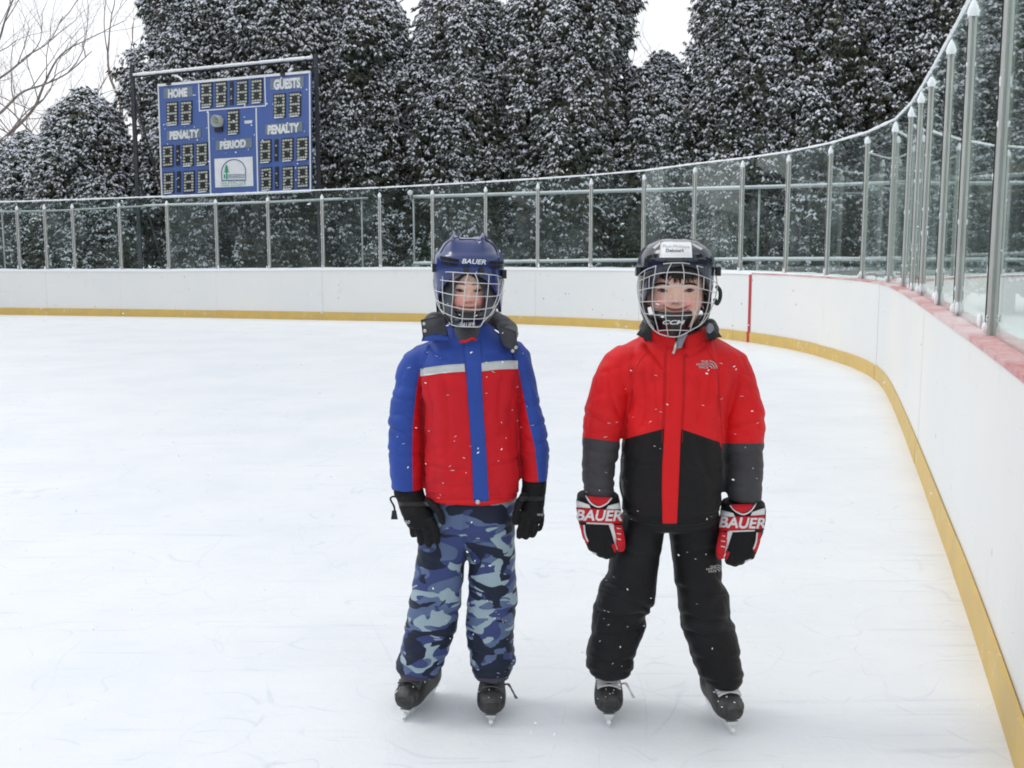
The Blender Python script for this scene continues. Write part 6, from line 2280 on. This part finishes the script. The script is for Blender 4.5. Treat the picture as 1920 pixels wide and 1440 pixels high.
# hockey gloves
m_gred = nylon('glove_red')
L(m_gred, mixrgb(m_gred, noise_of(m_gred, 20, 3), (0.60, 0.012, 0.022), (0.48, 0.010, 0.018)), bsdf(m_gred).inputs['Base Color'])
m_gwhite = nylon('glove_white')
L(m_gwhite, mixrgb(m_gwhite, noise_of(m_gwhite, 20, 3), (0.74, 0.74, 0.75), (0.66, 0.66, 0.68)), bsdf(m_gwhite).inputs['Base Color'])
m_gold = mat('gold_piping', (0.55, 0.36, 0.05), rough=0.5)


def hockey_glove(cx0, dy0, mir, label, k):
    """cx0, dy0 shift the layout traced from the left hand glove; mir mirrors it"""
    X = (lambda x: cx0 + (x - 1122)) if mir > 0 else (lambda x: cx0 - (x - 1122))
    Yp = lambda y: y + dy0

    def rows(rr):
        out_ = []
        for y, a, b, d, dd in rr:
            p, q = sorted((X(a), X(b)))
            out_.append((Yp(y), p, q, d, dd))
        return out_
    cuff = zloft(rows([(926, 1082, 1160, .062, -.048), (938, 1080, 1163, .064, -.05), (958, 1080, 1166, .060, -.056), (976, 1083, 1167, .054, -.060), (990, 1087, 1166, .048, -.064)]), Y2, 40, 2.6, 30)
    hand = zloft(rows([(976, 1086, 1165, .048, -.062), (1000, 1090, 1160, .046, -.070), (1016, 1096, 1156, .044, -.076), (1030, 1102, 1153, .040, -.080)]), Y2, 36, 2.6, 22)
    fs = []
    for i, (x0, x1, yt, r) in enumerate(((1104, 1116, 1034, .0150), (1117, 1126, 1040, .0155), (1130, 1137, 1043, .0155), (1143, 1147, 1040, .0150))):
        fs.append(finger([(X(x0), Yp(1006)), (X((x0 + x1) / 2), Yp(1022)), (X(x1), Yp(yt - 6)), (X(x1 + 1), Yp(yt))], (-.090, -.104, -.102, -.080), r, Y2))
    th = finger([(X(1154), Yp(978)), (X(1160), Yp(998)), (X(1164), Yp(1018)), (X(1163), Yp(1034))], (-.070, -.090, -.104, -.106), .0150, Y2)
    Vt, Ft, nt_ = fuse([th], 0.0034, 3)
    V, F = mitt([cuff, hand] + fs, 0.0036, 0.0018, 70 + k)
    V = np.where(np.zeros((len(V), 1), bool), V, V)
    g_ = obj('hockey_glove', V, F, m_black, kid2, label=label)
    bv = bvh_of(V, F)
    obj('thumb', Vt, Ft, m_gred, g_)
    bvth = bvh_of(np.concatenate([V, Vt]), list(F) + [f + len(V) for f in Ft])

    def pt(le, ri, material, name, nv=16, nu=8, off=0.0035, b=bv, lab=None):
        gx, gy = pgrid([(X(x), Yp(y)) for x, y in le], [(X(x), Yp(y)) for x, y in ri], nv, nu)
        Vp, Fp = patch(b, gx, gy, off, 0.004, Y2)
        return obj(name, Vp, Fp, material, g_)
    pt([(1081, 952), (1086, 978)], [(1165, 956), (1166, 982)], m_gred, 'cuff_band', 22, 8, .006)
    pt([(1081, 938), (1082, 951)], [(1105, 946), (1108, 953)], m_gwhite, 'cuff_trim', 10, 5, .006)
    pt([(1140, 948), (1136, 955)], [(1163, 942), (1165, 955)], m_gwhite, 'cuff_trim', 10, 5, .006)
    pt([(1100, 930), (1109, 942), (1121, 948)], [(1146, 934), (1140, 943), (1125, 948)], m_gred, 'cuff_tongue', 12, 8, .007)
    v = [(1098, 929), (1108, 943), (1122, 949.5), (1136, 944), (1147, 933)]
    pts = np.array([cast(bv, X(x), Yp(y), Y2)[0] + [0, -.006, 0] for x, y in smooth_path(v, 24)])
    G().tube(pts, 0.0022, 6).build('tongue_piping', m_gwhite, g_, smooth=True)
    pts = np.array([cast(bv, X(x), Yp(y), Y2)[0] + [0, -.005, 0] for x, y in [(1100, 929.5), (1112, 930.5), (1124, 932), (1136, 933), (1146, 933)]])
    G().tube(pts, 0.0016, 6).build('tongue_edge', m_gold, g_, smooth=True)
    # red wings beside the black back-of-hand pad, white outline
    pt([(1087, 984), (1091, 1004), (1098, 1022)], [(1095, 984), (1098, 1003), (1104, 1018)], m_gred, 'side_panel', 6, 10)
    pt([(1147, 984), (1150, 1004), (1157, 1030)], [(1166, 984), (1169, 1004), (1171, 1024)], m_gred, 'side_panel', 10, 10, .005, bvth)
    pt([(1141, 983), (1147, 1002), (1155, 1031)], [(1150, 982), (1154, 1002), (1159, 1030)], m_gwhite, 'pad_edge', 6, 10, .006, bvth)
    pt([(1100, 979), (1100, 982)], [(1148, 981), (1148, 984)], m_gwhite, 'pad_edge', 12, 4, .005)
    pt([(1094, 984), (1096, 1002), (1101, 1017)], [(1097, 984), (1099, 1001), (1104, 1015)], m_gwhite, 'pad_edge', 4, 10, .005)
    pt([(1106, 1033), (1110, 1039)], [(1118, 1037), (1120, 1044)], m_gwhite, 'finger_tip', 6, 5, .002)
    pt([(1146, 1022), (1152, 1036)], [(1152, 1018), (1158, 1034)], m_gred, 'thumb_roll', 6, 6, .004, bvth)
    x0, x1 = sorted((X(1081), X(1165)))
    V_, F_ = text_on(bvh_of(V, F), 'BAUER', x0 + 1, Yp(955), x1 - 1, Yp(975), 0.02, .0075, 0.22, 0.03, Y2, 0, 2)
    obj('lettering', V_, F_, m_gwhite, g_, smooth=False)
    for i, yy in enumerate((990, 1000, 1010)):
        a, b_ = X(1160), Yp(yy)
        pts = np.array([cast(bvth, a + d_, b_ + d_ * .2, Y2)[0] + [0, -.0052, 0] for d_ in (-4, 0, 4)])
        G().tube(pts, 0.0016, 5).build('thumb_mark', m_gwhite, g_, smooth=True)
    return g_


hockey_glove(1122, 0, 1, 'red, white and black hockey glove with its thumb to the right', 0)
hockey_glove(1393, 14, -1, 'red, white and black hockey glove with its thumb to the left', 1)

t3 = at_z(1142, 1343, .038)[:2]
t4 = at_z(1376, 1357, .038)[:2]
skate(kid2, Y2, t3, t3 + np.array([0.012, 0.205]), True, 'black skate with loose white laces, its lace end hanging', 0.038)
skate(kid2, Y2, t4, t4 + np.array([-0.035, 0.205]), True, 'black skate with white laces set a little nearer the camera', 0.038, False)
stuck_flakes(bvj2, (1100, 650, 1430, 975), 30, 8, 'caught_snow', jk2, Y2)
stuck_flakes(bvt2, (1110, 1010, 1390, 1280), 20, 9, 'caught_snow', tro2, Y2)

m_thread = mat('seam_thread', (0.36, 0.010, 0.014), rough=0.9)
m_thread2 = mat('dark_thread', (0.01, 0.016, 0.06), rough=0.9)


def seam(bv, pts, m, parent, Yk, r=0.0009):
    P_ = np.array([cast(bv, x, y, Yk)[0] for x, y in smooth_path(pts, 50)])
    G().tube(P_ + [0, -0.0002, 0], r, 5).build('seam', m, parent, smooth=True)


for q in ([(803, 662), (791, 700), (792, 760), (794, 830), (795, 905)], [(958, 656), (971, 700), (971, 760), (976, 830), (978, 890)]):
    seam(bvj, q, m_thread2, jk, Y1)
for q in ([(1214, 660), (1192, 692), (1182, 760), (1168, 822)], [(1326, 655), (1344, 692), (1350, 760), (1354, 826)], [(1246, 664), (1244, 740), (1241, 830)], [(1284, 664), (1283, 740), (1279, 830)]):
    seam(bvj2, q, m_thread, jk2, Y2)
seam(bvj2, [(1168, 966), (1200, 974), (1240, 977)], m_rubber, jk2, Y2)
seam(bvj2, [(1270, 977), (1310, 973), (1343, 966)], m_rubber, jk2, Y2)
seam(bvt2, [(1150, 1000), (1135, 1075), (1118, 1150), (1106, 1230)], m_rubber, tro2, Y2)
seam(bvt2, [(1345, 1000), (1352, 1075), (1366, 1150), (1384, 1240)], m_rubber, tro2, Y2)

# ------------------------------------------------------------------ light snowfall in the air
g = G()
rd = random.Random(5)
for i in range(3200):
    if i < 700:
        y = rd.uniform(1.6, 3.6)
    else:
        y = rd.uniform(3.6, 22)
    hwid = 0.56 * y
    p = np.array([rd.uniform(-hwid, hwid), y, rd.uniform(0.15, min(6, CAM_H + 0.34 * y))])
    a = rd.uniform(0, 6.28)
    ln = rd.uniform(0.0012, 0.0034) * (1 if y < 4 else 1.6)
    d = np.array([math.cos(a), rd.uniform(-.5, .5), math.sin(a) * .8])
    V, F = tube([p - d * ln, p, p + d * ln], [ln * .15, ln * rd.uniform(.35, .6), ln * .15], 4)
    g.add(V, F)
o = g.build('falling_snow', m_snowdust)
o['kind'] = 'stuff'
o['label'] = 'light snowflakes drifting down in front of everything'
